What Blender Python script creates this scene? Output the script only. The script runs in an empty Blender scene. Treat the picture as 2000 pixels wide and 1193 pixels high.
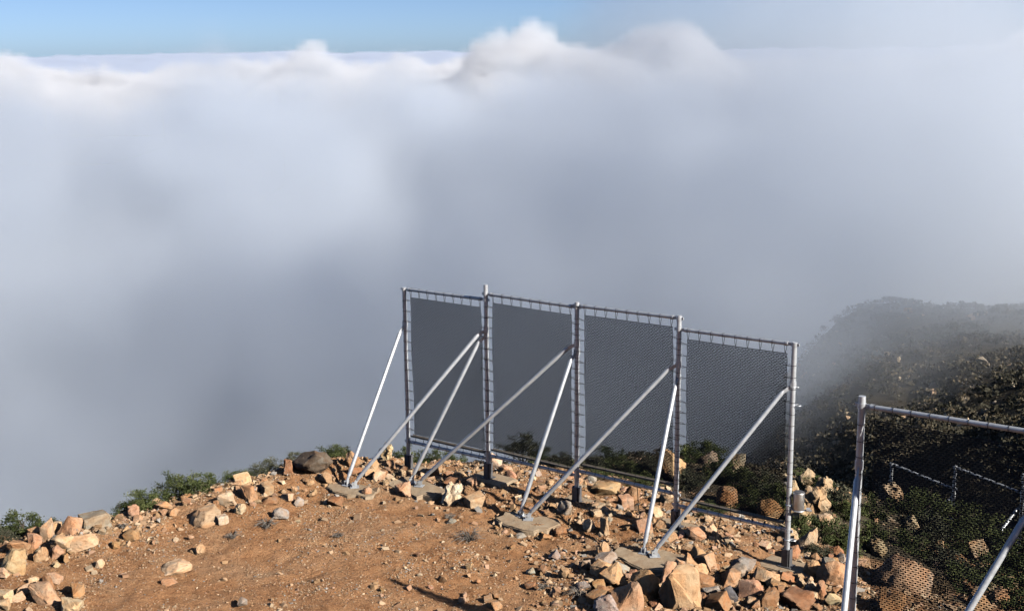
import bpy, bmesh, math, random
import numpy as np
from mathutils import Vector, Matrix

scene = bpy.context.scene
R = math.radians
# ------------------------------------------------------------------ camera
CAMZ = 8.8
cd = bpy.data.cameras.new('camera')
cam = bpy.data.objects.new('camera', cd)
scene.collection.objects.link(cam)
cd.sensor_width = 36.0
cd.lens = 2474.6 / 2000.0 * 36.0
cd.clip_start = 0.1
cd.clip_end = 60000.0
_pitch, _roll = R(11.5086), R(-0.5435)
_fw = Vector((0, math.cos(_pitch), -math.sin(_pitch)))
_up = Vector((0, math.sin(_pitch), math.cos(_pitch)))
_rt = Vector((1, 0, 0))
_r2 = _rt * math.cos(_roll) + _up * math.sin(_roll)
_u2 = -_rt * math.sin(_roll) + _up * math.cos(_roll)
cam.matrix_world = Matrix(((_r2.x, _u2.x, -_fw.x, 0), (_r2.y, _u2.y, -_fw.y, 0), (_r2.z, _u2.z, -_fw.z, CAMZ), (0, 0, 0, 1)))
scene.camera = cam

# ------------------------------------------------------------------ light
SUN_AZ = R(54.6)          # shadow direction, measured from +y towards -x
SUN_EL = R(29.0)
to_sun = Vector((math.sin(SUN_AZ) * math.cos(SUN_EL), -math.cos(SUN_AZ) * math.cos(SUN_EL), math.sin(SUN_EL)))
sd = bpy.data.lights.new('sun', 'SUN')
sd.energy = 5.0
sd.angle = R(0.53)
sd.color = (1.0, 0.93, 0.83)
sun = bpy.data.objects.new('sun', sd)
scene.collection.objects.link(sun)
sun.rotation_euler = to_sun.to_track_quat('Z', 'Y').to_euler()
sun.location = (30, -20, 40)

world = bpy.data.worlds.new('World')
scene.world = world
world.use_nodes = True
wn = world.node_tree
wn.nodes.clear()
wo = wn.nodes.new('ShaderNodeOutputWorld')
wb = wn.nodes.new('ShaderNodeBackground')
ws = wn.nodes.new('ShaderNodeTexSky')
ws.sky_type = 'NISHITA'
ws.sun_disc = False
ws.sun_elevation = SUN_EL
ws.sun_rotation = math.atan2(to_sun.x, to_sun.y)
ws.altitude = 0.0
ws.air_density = 0.34
ws.dust_density = 0.4
ws.ozone_density = 2.6
wb.inputs['Strength'].default_value = 0.075
wn.links.new(ws.outputs[0], wb.inputs[0])
wn.links.new(wb.outputs[0], wo.inputs[0])

vs = scene.view_settings
vs.view_transform = 'Standard'
vs.look = 'None'
vs.exposure = 0.66
vs.gamma = 1.0
vs.use_curve_mapping = False

cy = scene.cycles
cy.use_denoising = True
cy.use_adaptive_sampling = True
cy.adaptive_threshold = 0.04
cy.max_bounces = 5
cy.diffuse_bounces = 0
cy.glossy_bounces = 2
cy.transmission_bounces = 2
cy.transparent_max_bounces = 12
cy.volume_bounces = 3
cy.volume_step_rate = 3.0
cy.volume_max_steps = 512
cy.caustics_reflective = False
cy.caustics_refractive = False

# ------------------------------------------------------------------ helpers
COL = scene.collection
def tag(o, label=None, cat=None, group=None, kind=None):
    if label: o['label'] = label
    if cat: o['category'] = cat
    if group: o['group'] = group
    if kind: o['kind'] = kind
    return o

# ------------------------------------------------------------------ the sea of clouds (real volumes)
class GN:
    """tiny helper that chains geometry-node maths"""
    def __init__(self, tree):
        self.t = tree
    def n(self, kind, **kw):
        nd = self.t.nodes.new(kind)
        for k, v in kw.items():
            setattr(nd, k, v)
        return nd
    def put(self, sock, v):
        if hasattr(v, 'is_output'):
            self.t.links.new(v, sock)
        else:
            sock.default_value = v
    def m(self, op, a, b=None, c=None, clamp=False):
        nd = self.n('ShaderNodeMath', operation=op, use_clamp=clamp)
        self.put(nd.inputs[0], a)
        if b is not None: self.put(nd.inputs[1], b)
        if c is not None: self.put(nd.inputs[2], c)
        return nd.outputs[0]
    def ramp(self, v, a, b, lo=0.0, hi=1.0):
        nd = self.n('ShaderNodeMapRange', interpolation_type='SMOOTHSTEP')
        self.put(nd.inputs[0], v)
        for i, q in enumerate((a, b, lo, hi)):
            self.put(nd.inputs[1 + i], q)
        return nd.outputs[0]
    def comb(self, x, y, z):
        nd = self.n('ShaderNodeCombineXYZ')
        for i, q in enumerate((x, y, z)):
            self.put(nd.inputs[i], q)
        return nd.outputs[0]
    def noise(self, vec, scale, detail=4.0, rough=0.55, dist=0.0):
        nd = self.n('ShaderNodeTexNoise')
        self.t.links.new(vec, nd.inputs['Vector'])
        nd.inputs['Scale'].default_value = scale
        nd.inputs['Detail'].default_value = detail
        nd.inputs['Roughness'].default_value = rough
        nd.inputs['Distortion'].default_value = dist
        return nd.outputs[0]

def cloud_material(name, density, colour, aniso=0.0):
    m = bpy.data.materials.new(name)
    m.use_nodes = True
    nt = m.node_tree
    nt.nodes.clear()
    out = nt.nodes.new('ShaderNodeOutputMaterial')
    pv = nt.nodes.new('ShaderNodeVolumePrincipled')
    pv.inputs['Color'].default_value = (*colour, 1)
    pv.inputs['Density'].default_value = density
    pv.inputs['Anisotropy'].default_value = aniso
    nt.links.new(pv.outputs[0], out.inputs['Volume'])
    return m

def cloud_object(name, lo, hi, res, mat, field, label):
    me = bpy.data.meshes.new(name)
    o = bpy.data.objects.new(name, me)
    COL.objects.link(o)
    tree = bpy.data.node_groups.new(name, 'GeometryNodeTree')
    tree.interface.new_socket('Geometry', in_out='INPUT', socket_type='NodeSocketGeometry')
    tree.interface.new_socket('Geometry', in_out='OUTPUT', socket_type='NodeSocketGeometry')
    g = GN(tree)
    out = g.n('NodeGroupOutput')
    vc = g.n('GeometryNodeVolumeCube')
    vc.inputs['Min'].default_value = lo
    vc.inputs['Max'].default_value = hi
    for ax, q in zip('XYZ', res):
        vc.inputs['Resolution ' + ax].default_value = q
    pos = g.n('GeometryNodeInputPosition').outputs[0]
    sep = g.n('ShaderNodeSeparateXYZ')
    tree.links.new(pos, sep.inputs[0])
    dens = field(g, pos, sep.outputs[0], sep.outputs[1], sep.outputs[2])
    tree.links.new(dens, vc.inputs['Density'])
    sm = g.n('GeometryNodeSetMaterial')
    sm.inputs['Material'].default_value = mat
    tree.links.new(vc.outputs[0], sm.inputs[0])
    tree.links.new(sm.outputs[0], out.inputs[0])
    md = o.modifiers.new('cloud', 'NODES')
    md.node_group = tree
    me.materials.append(mat)
    tag(o, label, 'cloud', kind='stuff')
    return o

def bump(g, x, y, cx, cy_, rx, ry, amp):
    """a rounded swelling of the cloud top at a place on the map"""
    dx = g.m('DIVIDE', g.m('SUBTRACT', x, cx), rx)
    dy = g.m('DIVIDE', g.m('SUBTRACT', y, cy_), ry)
    r2 = g.m('ADD', g.m('MULTIPLY', dx, dx), g.m('MULTIPLY', dy, dy))
    return g.m('MULTIPLY', g.m('POWER', 2.718, g.m('MULTIPLY', r2, -1.0)), amp)

def near_field(g, pos, x, y, z):
    d = g.m('SQRT', g.m('ADD', g.m('MULTIPLY', x, x), g.m('MULTIPLY', y, y)))
    flat = g.comb(x, y, 0.0)
    lump = g.m('SUBTRACT', g.noise(flat, 1 / 85.0, 2.0, 0.5), 0.5)
    top = g.ramp(d, 50.0, 420.0, -18.0, -5.0)
    top = g.m('ADD', top, g.m('MULTIPLY', lump, 62.0))
    # taller swells: a billow left of centre, fog lapping over the flank, a ragged curtain on the right
    for cx, cy_, rx, ry, amp in ((-48.0, 235.0, 40.0, 50.0, 14.0), (29.0, 113.0, 27.0, 27.0, 52.0), (60.0, 205.0, 24.0, 34.0, 24.0), (14.0, 200.0, 12.0, 30.0, -6.0), (-75.0, 150.0, 30.0, 30.0, 6.0), (-16.0, 128.0, 26.0, 26.0, 12.0), (75.0, 330.0, 40.0, 60.0, 9.0)):
        top = g.m('ADD', top, bump(g, x, y, cx, cy_, rx, ry, amp))
    fb = g.m('SUBTRACT', g.noise(pos, 1 / 42.0, 6.0, 0.66, 0.6), 0.5)
    h = g.m('ADD', g.m('SUBTRACT', top, z), g.m('MULTIPLY', fb, 84.0))
    body = g.ramp(h, -2.0, 15.0)
    patch = g.ramp(g.noise(pos, 1 / 30.0, 4.0, 0.62, 0.9), 0.34, 0.66, 0.25, 1.6)   # torn, uneven wisps
    body = g.m('MULTIPLY', body, patch)
    start = g.ramp(x, -10.0, 40.0, 32.0, 54.0)               # the flank on the right stays clear for longer
    length = g.ramp(x, -10.0, 40.0, 150.0, 66.0)
    fade = g.ramp(g.m('DIVIDE', g.m('SUBTRACT', d, start), length), 0.0, 1.0)
    hole = g.m('SUBTRACT', 1.0, bump(g, x, y, -22.0, 84.0, 22.0, 34.0, 0.65))   # a thin place through which the valley shows
    dens = g.m('MULTIPLY', g.m('MULTIPLY', body, g.m('MULTIPLY', fade, hole)), g.ramp(y, 430.0, 470.0, 1.0, 0.0))
    # a torn veil drifting higher than the rest on the right
    dz = g.m('DIVIDE', g.m('SUBTRACT', z, 8.0), 13.0)
    veil = g.m('MULTIPLY', bump(g, x, y, 55.0, 190.0, 22.0, 26.0, 1.0), g.m('POWER', 2.718, g.m('MULTIPLY', g.m('MULTIPLY', dz, dz), -1.0)))
    veil = g.m('MULTIPLY', veil, g.ramp(g.noise(pos, 1 / 24.0, 4.0, 0.6, 0.6), 0.38, 0.64, 0.0, 0.38))
    return g.m('MAXIMUM', dens, veil)

def mid_field(g, pos, x, y, z):
    flat = g.comb(x, y, 0.0)
    lump = g.m('SUBTRACT', g.noise(flat, 1 / 230.0, 4.0, 0.55), 0.5)
    fb = g.m('SUBTRACT', g.noise(pos, 1 / 50.0, 6.0, 0.68, 0.6), 0.5)
    top = g.m('ADD', g.m('MULTIPLY', lump, 84.0), -10.0)
    for cx, cy_, rx, ry, amp in ((10.0, 620.0, 42.0, 46.0, 26.0), (85.0, 680.0, 36.0, 50.0, 23.0), (-100.0, 640.0, 22.0, 40.0, 18.0), (-240.0, 700.0, 60.0, 90.0, -12.0), (262.0, 660.0, 36.0, 40.0, 24.0)):
        top = g.m('ADD', top, bump(g, x, y, cx, cy_, rx, ry, amp))
    h = g.m('ADD', g.m('SUBTRACT', top, z), g.m('MULTIPLY', fb, 64.0))
    return g.m('MULTIPLY', g.ramp(h, 0.0, 5.0), g.m('MULTIPLY', g.ramp(y, 430.0, 480.0), g.ramp(y, 1100.0, 1150.0, 1.0, 0.0)))

def far_field(g, pos, x, y, z):
    flat = g.comb(x, y, 0.0)
    lump = g.m('SUBTRACT', g.noise(flat, 1 / 520.0, 4.0, 0.55), 0.5)
    fb = g.m('SUBTRACT', g.noise(pos, 1 / 150.0, 5.0, 0.6, 0.3), 0.5)
    h = g.m('SUBTRACT', g.m('ADD', g.m('MULTIPLY', lump, 120.0), -20.0), z)
    h = g.m('ADD', h, g.m('MULTIPLY', fb, 60.0))
    return g.m('MULTIPLY', g.ramp(h, 0.0, 14.0), g.ramp(y, 1090.0, 1150.0))

cm_near = cloud_material('fog_near', 0.052, (0.85, 0.91, 0.993), 0.16)  # blue of the haze in front is tinted into the white droplets
cm_mid = cloud_material('cloud_mid', 0.11, (0.90, 0.92, 0.96))
cm_far = cloud_material('cloud_far', 0.05, (0.70, 0.775, 0.91))  # low bluish albedo paints aerial haze into the distant cloud
cloud_object('fog_bank', (-250, 42, -130), (250, 472, 45), (190, 164, 66), cm_near, near_field,
             'soft grey fog bank rising behind the ridge and swallowing the hillside')
cloud_object('cloud_crest', (-430, 428, -70), (430, 1152, 46), (215, 181, 48), cm_mid, mid_field,
             'bright white cloud crests lit by the sun below the blue sky')
cloud_object('cloud_sea', (-2600, 1085, -110), (2600, 6000, 40), (290, 270, 30), cm_far, far_field,
             'thin distant sea of cloud tops reaching the horizon')

# ------------------------------------------------------------------ the terrain
def _hash(ix, iy, iz, seed):
    h = (ix.astype(np.int64) * 374761393 + iy.astype(np.int64) * 668265263 + iz.astype(np.int64) * 2147483647 + seed * 974634721) & 0xffffffff
    h = ((h ^ (h >> 13)) * 1274126177) & 0xffffffff
    return ((h ^ (h >> 16)) & 0xffffff) / float(0xffffff)
def vnoise(x, y, z=None, seed=0):
    """smooth value noise in -1..1"""
    if z is None: z = np.zeros_like(x)
    x0, y0, z0 = np.floor(x), np.floor(y), np.floor(z)
    fx, fy, fz = x - x0, y - y0, z - z0
    fx, fy, fz = [q * q * q * (q * (q * 6 - 15) + 10) for q in (fx, fy, fz)]
    r = 0
    for i in (0, 1):
        for j in (0, 1):
            for k in (0, 1):
                w = (fx if i else 1 - fx) * (fy if j else 1 - fy) * (fz if k else 1 - fz)
                r = r + w * _hash(x0 + i, y0 + j, z0 + k, seed)
    return r * 2 - 1
def fbm(x, y, octaves=4, seed=0, rough=0.5, z=None):
    a, s, r = 1.0, 1.0, 0.0
    for o in range(octaves):
        r = r + a * vnoise(x * s + 17.3 * o, y * s - 9.1 * o, None if z is None else z * s, seed + o)
        a *= rough; s *= 2.03
    return r

CTRL = np.array([
    # the levelled terrace, front to back
    (-8, 19, 0.0), (-5, 19, 0), (-2, 19, 0), (1, 19, 0.02), (3, 19, 0.0), (5, 19, -0.1), (-8.3, 21, 0), (-6, 22, 0), (-3, 22, 0), (0, 21.5, 0),
    (2.4, 20.9, 0.0), (0.2, 22.8, 0), (-2, 24.8, 0), (-3.4, 24.7, 0), (-5, 24.4, 0.0), (-2.3, 26.5, -0.2), (-0.5, 25.1, 0.0), (1.24, 23.7, 0.0), (3.0, 22.3, 0.0),
    (4.8, 20.9, -0.2), (-9.4, 22.0, -0.05), (-7.8, 22.8, 0.02), (-6.6, 24.1, 0.02), (-5.9, 24.7, 0.05), (-4.6, 25.9, 0.08), (-3.8, 26.5, 0.08), (-2.5, 27.2, -0.25),
    (-8, 16, 0.2), (0, 17, 0.1), (4, 17, 0.1), (-10.5, 20.5, -0.2), (-10.8, 18, -0.05),
    # the slope the camera stands on
    (0, 15, 0.35), (0, 12, 1.3), (0, 8, 3.8), (0, 4, 5.8), (0, 0, 7.2), (0, -6, 8.6), (-8, 12, 1.2), (-8, 0, 6.8), (8, 12, 0.9), (8, 0, 6.6), (3.7, 13.7, 0.45), (6.2, 14, 0.42), (4.4, 15.5, 0.4), (8, 12.7, 0.6), (20, 0, 6), (-20, 0, 5), (0, -30, 14), (-20, 12, -0.5),
    (0, -90, 30), (60, -60, 26), (-60, -60, 16),
    # just over the rim
    (-0.5, 27.2, -0.4), (2, 26.3, -0.45), (3, 27.8, -0.8), (3.8, 30, -1.2), (4.9, 28.5, -0.9), (3.2, 24.4, -0.3), (5, 23.2, -0.4), (6.6, 26.4, -0.8), (6.9, 24.8, -0.75), (5.6, 21.8, -0.4), (6.2, 20.2, -0.3), (6.2, 18.6, -0.1), (7.4, 21.5, -0.8),
    (-11, 23.4, -1.2), (-8.3, 24.6, -1.0), (-6.9, 25.8, -1.0), (-5.2, 27.2, -0.8), (-3.4, 28.4, -0.9), (-1.5, 29, -1.2), (0.6, 29.6, -1.3),
    (-12, 26, -4.2), (-9, 28.5, -4.4), (-5, 31, -4.5), (-1, 33, -4.6), (3.5, 34.5, -4.8), (-22, 24, -9), (-17, 38, -16), (0, 48, -18), (-60, 60, -52), (-60, 10, -22),
    # a dark spur low on the left, half lost in the fog
    (-34, 136, -47), (-14, 128, -50), (-32, 100, -52), (-58, 136, -54), (-38, 176, -68),
    # the shrubby shoulder on the right and the flank behind it
    (9.4, 29.6, -2.9), (10.2, 28.6, -2.6), (10.7, 27.6, -2.7), (10.9, 25.7, -2.7), (8.4, 23, -1.5), (9.5, 20, -1.4), (12, 22, -2.0), (14, 18, -1.2), (11.3, 36, -7.5), (12.7, 34.6, -7.1), (14, 33.2, -6.9), (15.5, 31.7, -6.7),
    (17.9, 42, -8.0), (20.3, 48, -8.0), (14.2, 60, -14.6), (19, 75, -17), (18.3, 62, -12.6), (23.5, 70, -13.8), (31.3, 75, -12.1), (21, 90, -18.2), (47.5, 115, -15.6), (46.5, 125, -19.6), (43.5, 150, -26), (28.9, 120, -22), (10, 55, -17), (8, 80, -24),
    (28, 52, -6.5), (38, 66, -7), (60, 60, 1), (60, 100, -6), (30, 25, -1), (60, 20, 6), (80, 140, -16), (75, 175, -45), (120, 110, 2), (150, 40, 16),
    (0, 120, -72), (-100, 150, -112), (0, 300, -175), (60, 260, -120), (150, 250, -90), (-300, 100, -170), (-200, -100, -60), (300, 0, -20), (300, 300, -160),
    (-600, 600, -200), (0, 700, -200), (600, 600, -200), (700, 0, -180), (-700, 0, -200), (0, -600, -60), (500, -500, -80), (-500, -500, -150),
], float)
def _tps(P, Q):
    r2 = ((P[:, None, :] - Q[None, :, :]) ** 2).sum(-1)
    return np.where(r2 > 1e-12, r2 * np.log(np.maximum(r2, 1e-12)) * 0.5, 0.0)
_S = 30.0
def _warp(x, y):
    """compress far distances so that near and far control points weigh alike"""
    dx, dy = x - 0.0, y - 22.0
    d = np.sqrt(dx * dx + dy * dy) + 1e-9
    k = np.log1p(d / _S) * _S / d
    return np.stack([dx * k, dy * k], -1) / 10.0
_cq = _warp(CTRL[:, 0], CTRL[:, 1])
_n = len(_cq)
_A = np.zeros((_n + 3, _n + 3))
_A[:_n, :_n] = _tps(_cq, _cq) + np.eye(_n) * 0.0004
_A[:_n, _n] = 1; _A[:_n, _n + 1:] = _cq
_A[_n:, :_n] = _A[:_n, _n:].T
_w = np.linalg.solve(_A, np.concatenate([CTRL[:, 2], np.zeros(3)]))
def height0(x, y):
    x = np.asarray(x, float); y = np.asarray(y, float)
    sh = x.shape
    q = _warp(x.ravel(), y.ravel())
    out = np.empty(len(q))
    for s in range(0, len(q), 20000):
        b = q[s:s + 20000]
        out[s:s + 20000] = _tps(b, _cq) @ _w[:_n] + _w[_n] + b @ _w[_n + 1:]
    d = np.hypot(x.ravel(), y.ravel() - 22)
    k = np.clip((d - 450) / 500, 0, 1); k = k * k * (3 - 2 * k)
    return (out * (1 - k) - 200 * k).reshape(sh)
def smooth01(v, a, b):
    t = np.clip((v - a) / (b - a), 0, 1)
    return t * t * (3 - 2 * t)
RIM = [(-13, 16.5), (-10.3, 20.6), (-9.5, 22.2), (-7.8, 22.9), (-6.7, 24.2), (-5.9, 24.8), (-4.6, 26.0), (-3.8, 26.7), (-2.4, 27.2), (-0.5, 26.6), (2, 25.2), (3.4, 24.0), (5, 22.4), (5.9, 20.9), (6.3, 19.2), (6.3, 17), (9.5, 13.5)]
def rim_dist(x, y):
    """distance inside (+) or outside (-) of the terrace rim"""
    x = np.asarray(x, float); y = np.asarray(y, float)
    best = np.full(x.shape, 1e9); inside = np.zeros(x.shape, bool)
    pts = RIM + [(9.5, -20), (-13, -20)]
    for i in range(len(pts)):
        (x1, y1), (x2, y2) = pts[i], pts[(i + 1) % len(pts)]
        vx, vy = x2 - x1, y2 - y1
        t = np.clip(((x - x1) * vx + (y - y1) * vy) / (vx * vx + vy * vy), 0, 1)
        best = np.minimum(best, np.hypot(x - x1 - t * vx, y - y1 - t * vy))
        c = ((y1 > y) != (y2 > y)) & (x < (x2 - x1) * (y - y1) / (y2 - y1 + 1e-12) + x1)
        inside ^= c
    return np.where(inside, best, -best)
def height(x, y):
    x = np.asarray(x, float); y = np.asarray(y, float)
    h = height0(x, y)
    d = np.hypot(x, y - 22)
    rd = rim_dist(x, y)
    near = 1 - smooth01(d, 14, 26)
    rough = 0.6 + 0.4 * smooth01(rd, 2.6, 0.3)          # rubble near the rim, trodden ground inside
    rough = np.maximum(rough, smooth01(y - (24.4 - 0.85 * x), -3.2, -1.6) * smooth01(x, -4, -2))
    h = h + near * rough * (0.07 * fbm(x / 1.3, y / 1.3, 3, 3) + 0.045 * fbm(x / 0.45, y / 0.45, 3, 9) + 0.02 * fbm(x / 0.17, y / 0.17, 2, 21))
    h = h + near * 0.035 * fbm(x / 2.6, y / 2.6, 2, 40)
    far = smooth01(-rd, 0.5, 12)
    h = h + far * (0.35 * fbm(x / 4.0, y / 4.0, 4, 55) + smooth01(d, 20, 90) * 1.3 * fbm(x / 17.0, y / 17.0, 4, 61) + smooth01(d, 60, 220) * 7 * fbm(x / 70.0, y / 70.0, 3, 66))
    return h

# ------------------------------------------------------------------ material helper
class Mat:
    def __init__(self, name):
        self.m = bpy.data.materials.new(name)
        self.m.use_nodes = True
        self.t = self.m.node_tree
        self.b = self.t.nodes['Principled BSDF']
        self.b.inputs['Specular IOR Level'].default_value = 0.2
    def n(self, kind, **kw):
        nd = self.t.nodes.new(kind)
        for k, v in kw.items(): setattr(nd, k, v)
        return nd
    def link(self, a, b): self.t.links.new(a, b)
    def coord(self, which='Object'):
        return self.n('ShaderNodeTexCoord').outputs[which]
    def noise(self, vec, scale, detail=5.0, rough=0.6, dist=0.0):
        nd = self.n('ShaderNodeTexNoise')
        self.link(vec, nd.inputs['Vector'])
        nd.inputs['Scale'].default_value = scale
        nd.inputs['Detail'].default_value = detail
        nd.inputs['Roughness'].default_value = rough
        nd.inputs['Distortion'].default_value = dist
        return nd.outputs[0]
    def ramp(self, fac, stops):
        nd = self.n('ShaderNodeValToRGB')
        el = nd.color_ramp.elements
        while len(el) < len(stops): el.new(0.5)
        for e, (p, c) in zip(el, stops):
            e.position = p
            e.color = (*c, 1) if len(c) == 3 else c
        self.link(fac, nd.inputs[0])
        return nd.outputs[0]
    def mix(self, fac, a, b, blend='MIX'):
        nd = self.n('ShaderNodeMix', data_type='RGBA', blend_type=blend)
        for s, v in ((nd.inputs[0], fac), (nd.inputs[6], a), (nd.inputs[7], b)):
            if hasattr(v, 'is_output'): self.link(v, s)
            else: s.default_value = v if not isinstance(v, tuple) else (*v, 1)
        return nd.outputs[2]
    def math(self, op, a, b=None, clamp=False):
        nd = self.n('ShaderNodeMath', operation=op, use_clamp=clamp)
        for s, v in zip(nd.inputs, (a, b)):
            if v is None: continue
            if hasattr(v, 'is_output'): self.link(v, s)
            else: s.default_value = v
        return nd.outputs[0]
    def bump(self, h, strength, dist):
        nd = self.n('ShaderNodeBump')
        nd.inputs['Strength'].default_value = strength
        nd.inputs['Distance'].default_value = dist
        self.link(h, nd.inputs['Height'])
        self.link(nd.outputs[0], self.b.inputs['Normal'])
    def base(self, v):
        if hasattr(v, 'is_output'): self.link(v, self.b.inputs['Base Color'])
        else: self.b.inputs['Base Color'].default_value = (*v, 1)
    def set(self, **kw):
        for k, v in kw.items(): self.b.inputs[k.replace('_', ' ')].default_value = v

# ground: ochre soil on the terrace, dull scrub earth on the slopes
g_ = Mat('ground_soil')
co = g_.coord('Object')
n1 = g_.noise(co, 0.55, 5, 0.6, 0.5)
n2 = g_.noise(co, 3.1, 6, 0.65)
n3 = g_.noise(co, 30.0, 7, 0.75)
n4 = g_.noise(co, 95.0, 4, 0.7)
soil = g_.ramp(n1, [(0.30, (0.37, 0.170, 0.070)), (0.50, (0.50, 0.262, 0.125)), (0.68, (0.50, 0.32, 0.19))])
soil2 = g_.ramp(n2, [(0.30, (0.28, 0.13, 0.062)), (0.52, (0.50, 0.27, 0.135)), (0.72, (0.56, 0.365, 0.215))])
soil = g_.mix(0.5, soil, soil2)
grit = g_.ramp(n3, [(0.30, (0.35, 0.32, 0.30)), (0.5, (1, 1, 1)), (0.75, (1.3, 1.28, 1.24))])
soil = g_.mix(0.85, soil, grit, 'MULTIPLY')
speck = g_.ramp(n4, [(0.34, (0.32, 0.28, 0.26)), (0.47, (1, 1, 1)), (0.60, (1, 1, 1)), (0.70, (1.35, 1.33, 1.3))])
soil = g_.mix(0.8, soil, speck, 'MULTIPLY')
n5 = g_.noise(co, 10.0, 6, 0.72, 0.3)
clod = g_.ramp(n5, [(0.33, (0.42, 0.37, 0.34)), (0.46, (0.95, 0.94, 0.93)), (0.60, (1.05, 1.05, 1.05)), (0.72, (1.4, 1.38, 1.34))])
soil = g_.mix(0.8, soil, clod, 'MULTIPLY')
scrub = g_.ramp(g_.noise(co, 0.35, 8, 0.7), [(0.3, (0.05, 0.046, 0.032)), (0.55, (0.105, 0.085, 0.056)), (0.75, (0.19, 0.145, 0.095))])
at = g_.n('ShaderNodeAttribute', attribute_name='bare')
g_.base(g_.mix(at.outputs['Fac'], scrub, soil))
g_.set(Roughness=0.95)
hb = g_.math('ADD', g_.math('ADD', g_.math('MULTIPLY', n2, 0.5), g_.math('MULTIPLY', n5, 1.0)), g_.math('MULTIPLY', n3, 0.8))
g_.bump(hb, 1.0, 0.06)

def graded(a, b, step, lo, hi, grow=1.12):
    mid = list(np.arange(a, b + step * 0.5, step))
    left, s, v = [], step, a
    while v > lo:
        s *= grow; v -= s; left.append(v)
    right, s, v = [], step, b
    while v < hi:
        s *= grow; v += s; right.append(v)
    return np.array(left[::-1] + mid + right)
gx = graded(-11.5, 9.0, 0.065, -40000, 40000)
gy = graded(13.0, 29.5, 0.065, -20000, 45000)
X, Y = np.meshgrid(gx, gy)
Z = height(X, Y)
nx, ny = len(gx), len(gy)
verts = np.stack([X.ravel(), Y.ravel(), Z.ravel()], -1)
idx = np.arange(nx * ny).reshape(ny, nx)
quads = np.stack([idx[:-1, :-1].ravel(), idx[:-1, 1:].ravel(), idx[1:, 1:].ravel(), idx[1:, :-1].ravel()], -1)
def np_mesh(name, v, faces, mat=None, smooth=False):
    """mesh from numpy arrays; faces all have the same number of corners"""
    me = bpy.data.meshes.new(name)
    k = faces.shape[1]
    me.vertices.add(len(v)); me.vertices.foreach_set('co', np.ascontiguousarray(v, dtype=np.float32).ravel())
    me.loops.add(faces.size); me.loops.foreach_set('vertex_index', np.ascontiguousarray(faces, dtype=np.int32).ravel())
    me.polygons.add(len(faces))
    me.polygons.foreach_set('loop_start', np.arange(0, faces.size, k, dtype=np.int32))
    me.polygons.foreach_set('use_smooth', np.full(len(faces), smooth))
    me.update(calc_edges=True)
    if mat: me.materials.append(mat)
    return me
gme = np_mesh('ground', verts, quads, g_.m, True)
bare = smooth01(rim_dist(X, Y) + 0.35 * fbm(X / 0.9, Y / 0.9, 3, 77), -1.4, -0.2)
bare = np.maximum(bare, 0.8 * smooth01(fbm(X / 2.2, Y / 2.2, 3, 78), 0.25, 0.6) * (1 - smooth01(np.hypot(X - 7, Y - 24), 6, 11)))
a_ = gme.attributes.new('bare', 'FLOAT', 'POINT')
a_.data.foreach_set('value', bare.ravel().astype(np.float32))
ground = bpy.data.objects.new('ground', gme)
COL.objects.link(ground)
tag(ground, kind='structure')
def gz(x, y):
    return float(height(np.array([x]), np.array([y]))[0])

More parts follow.
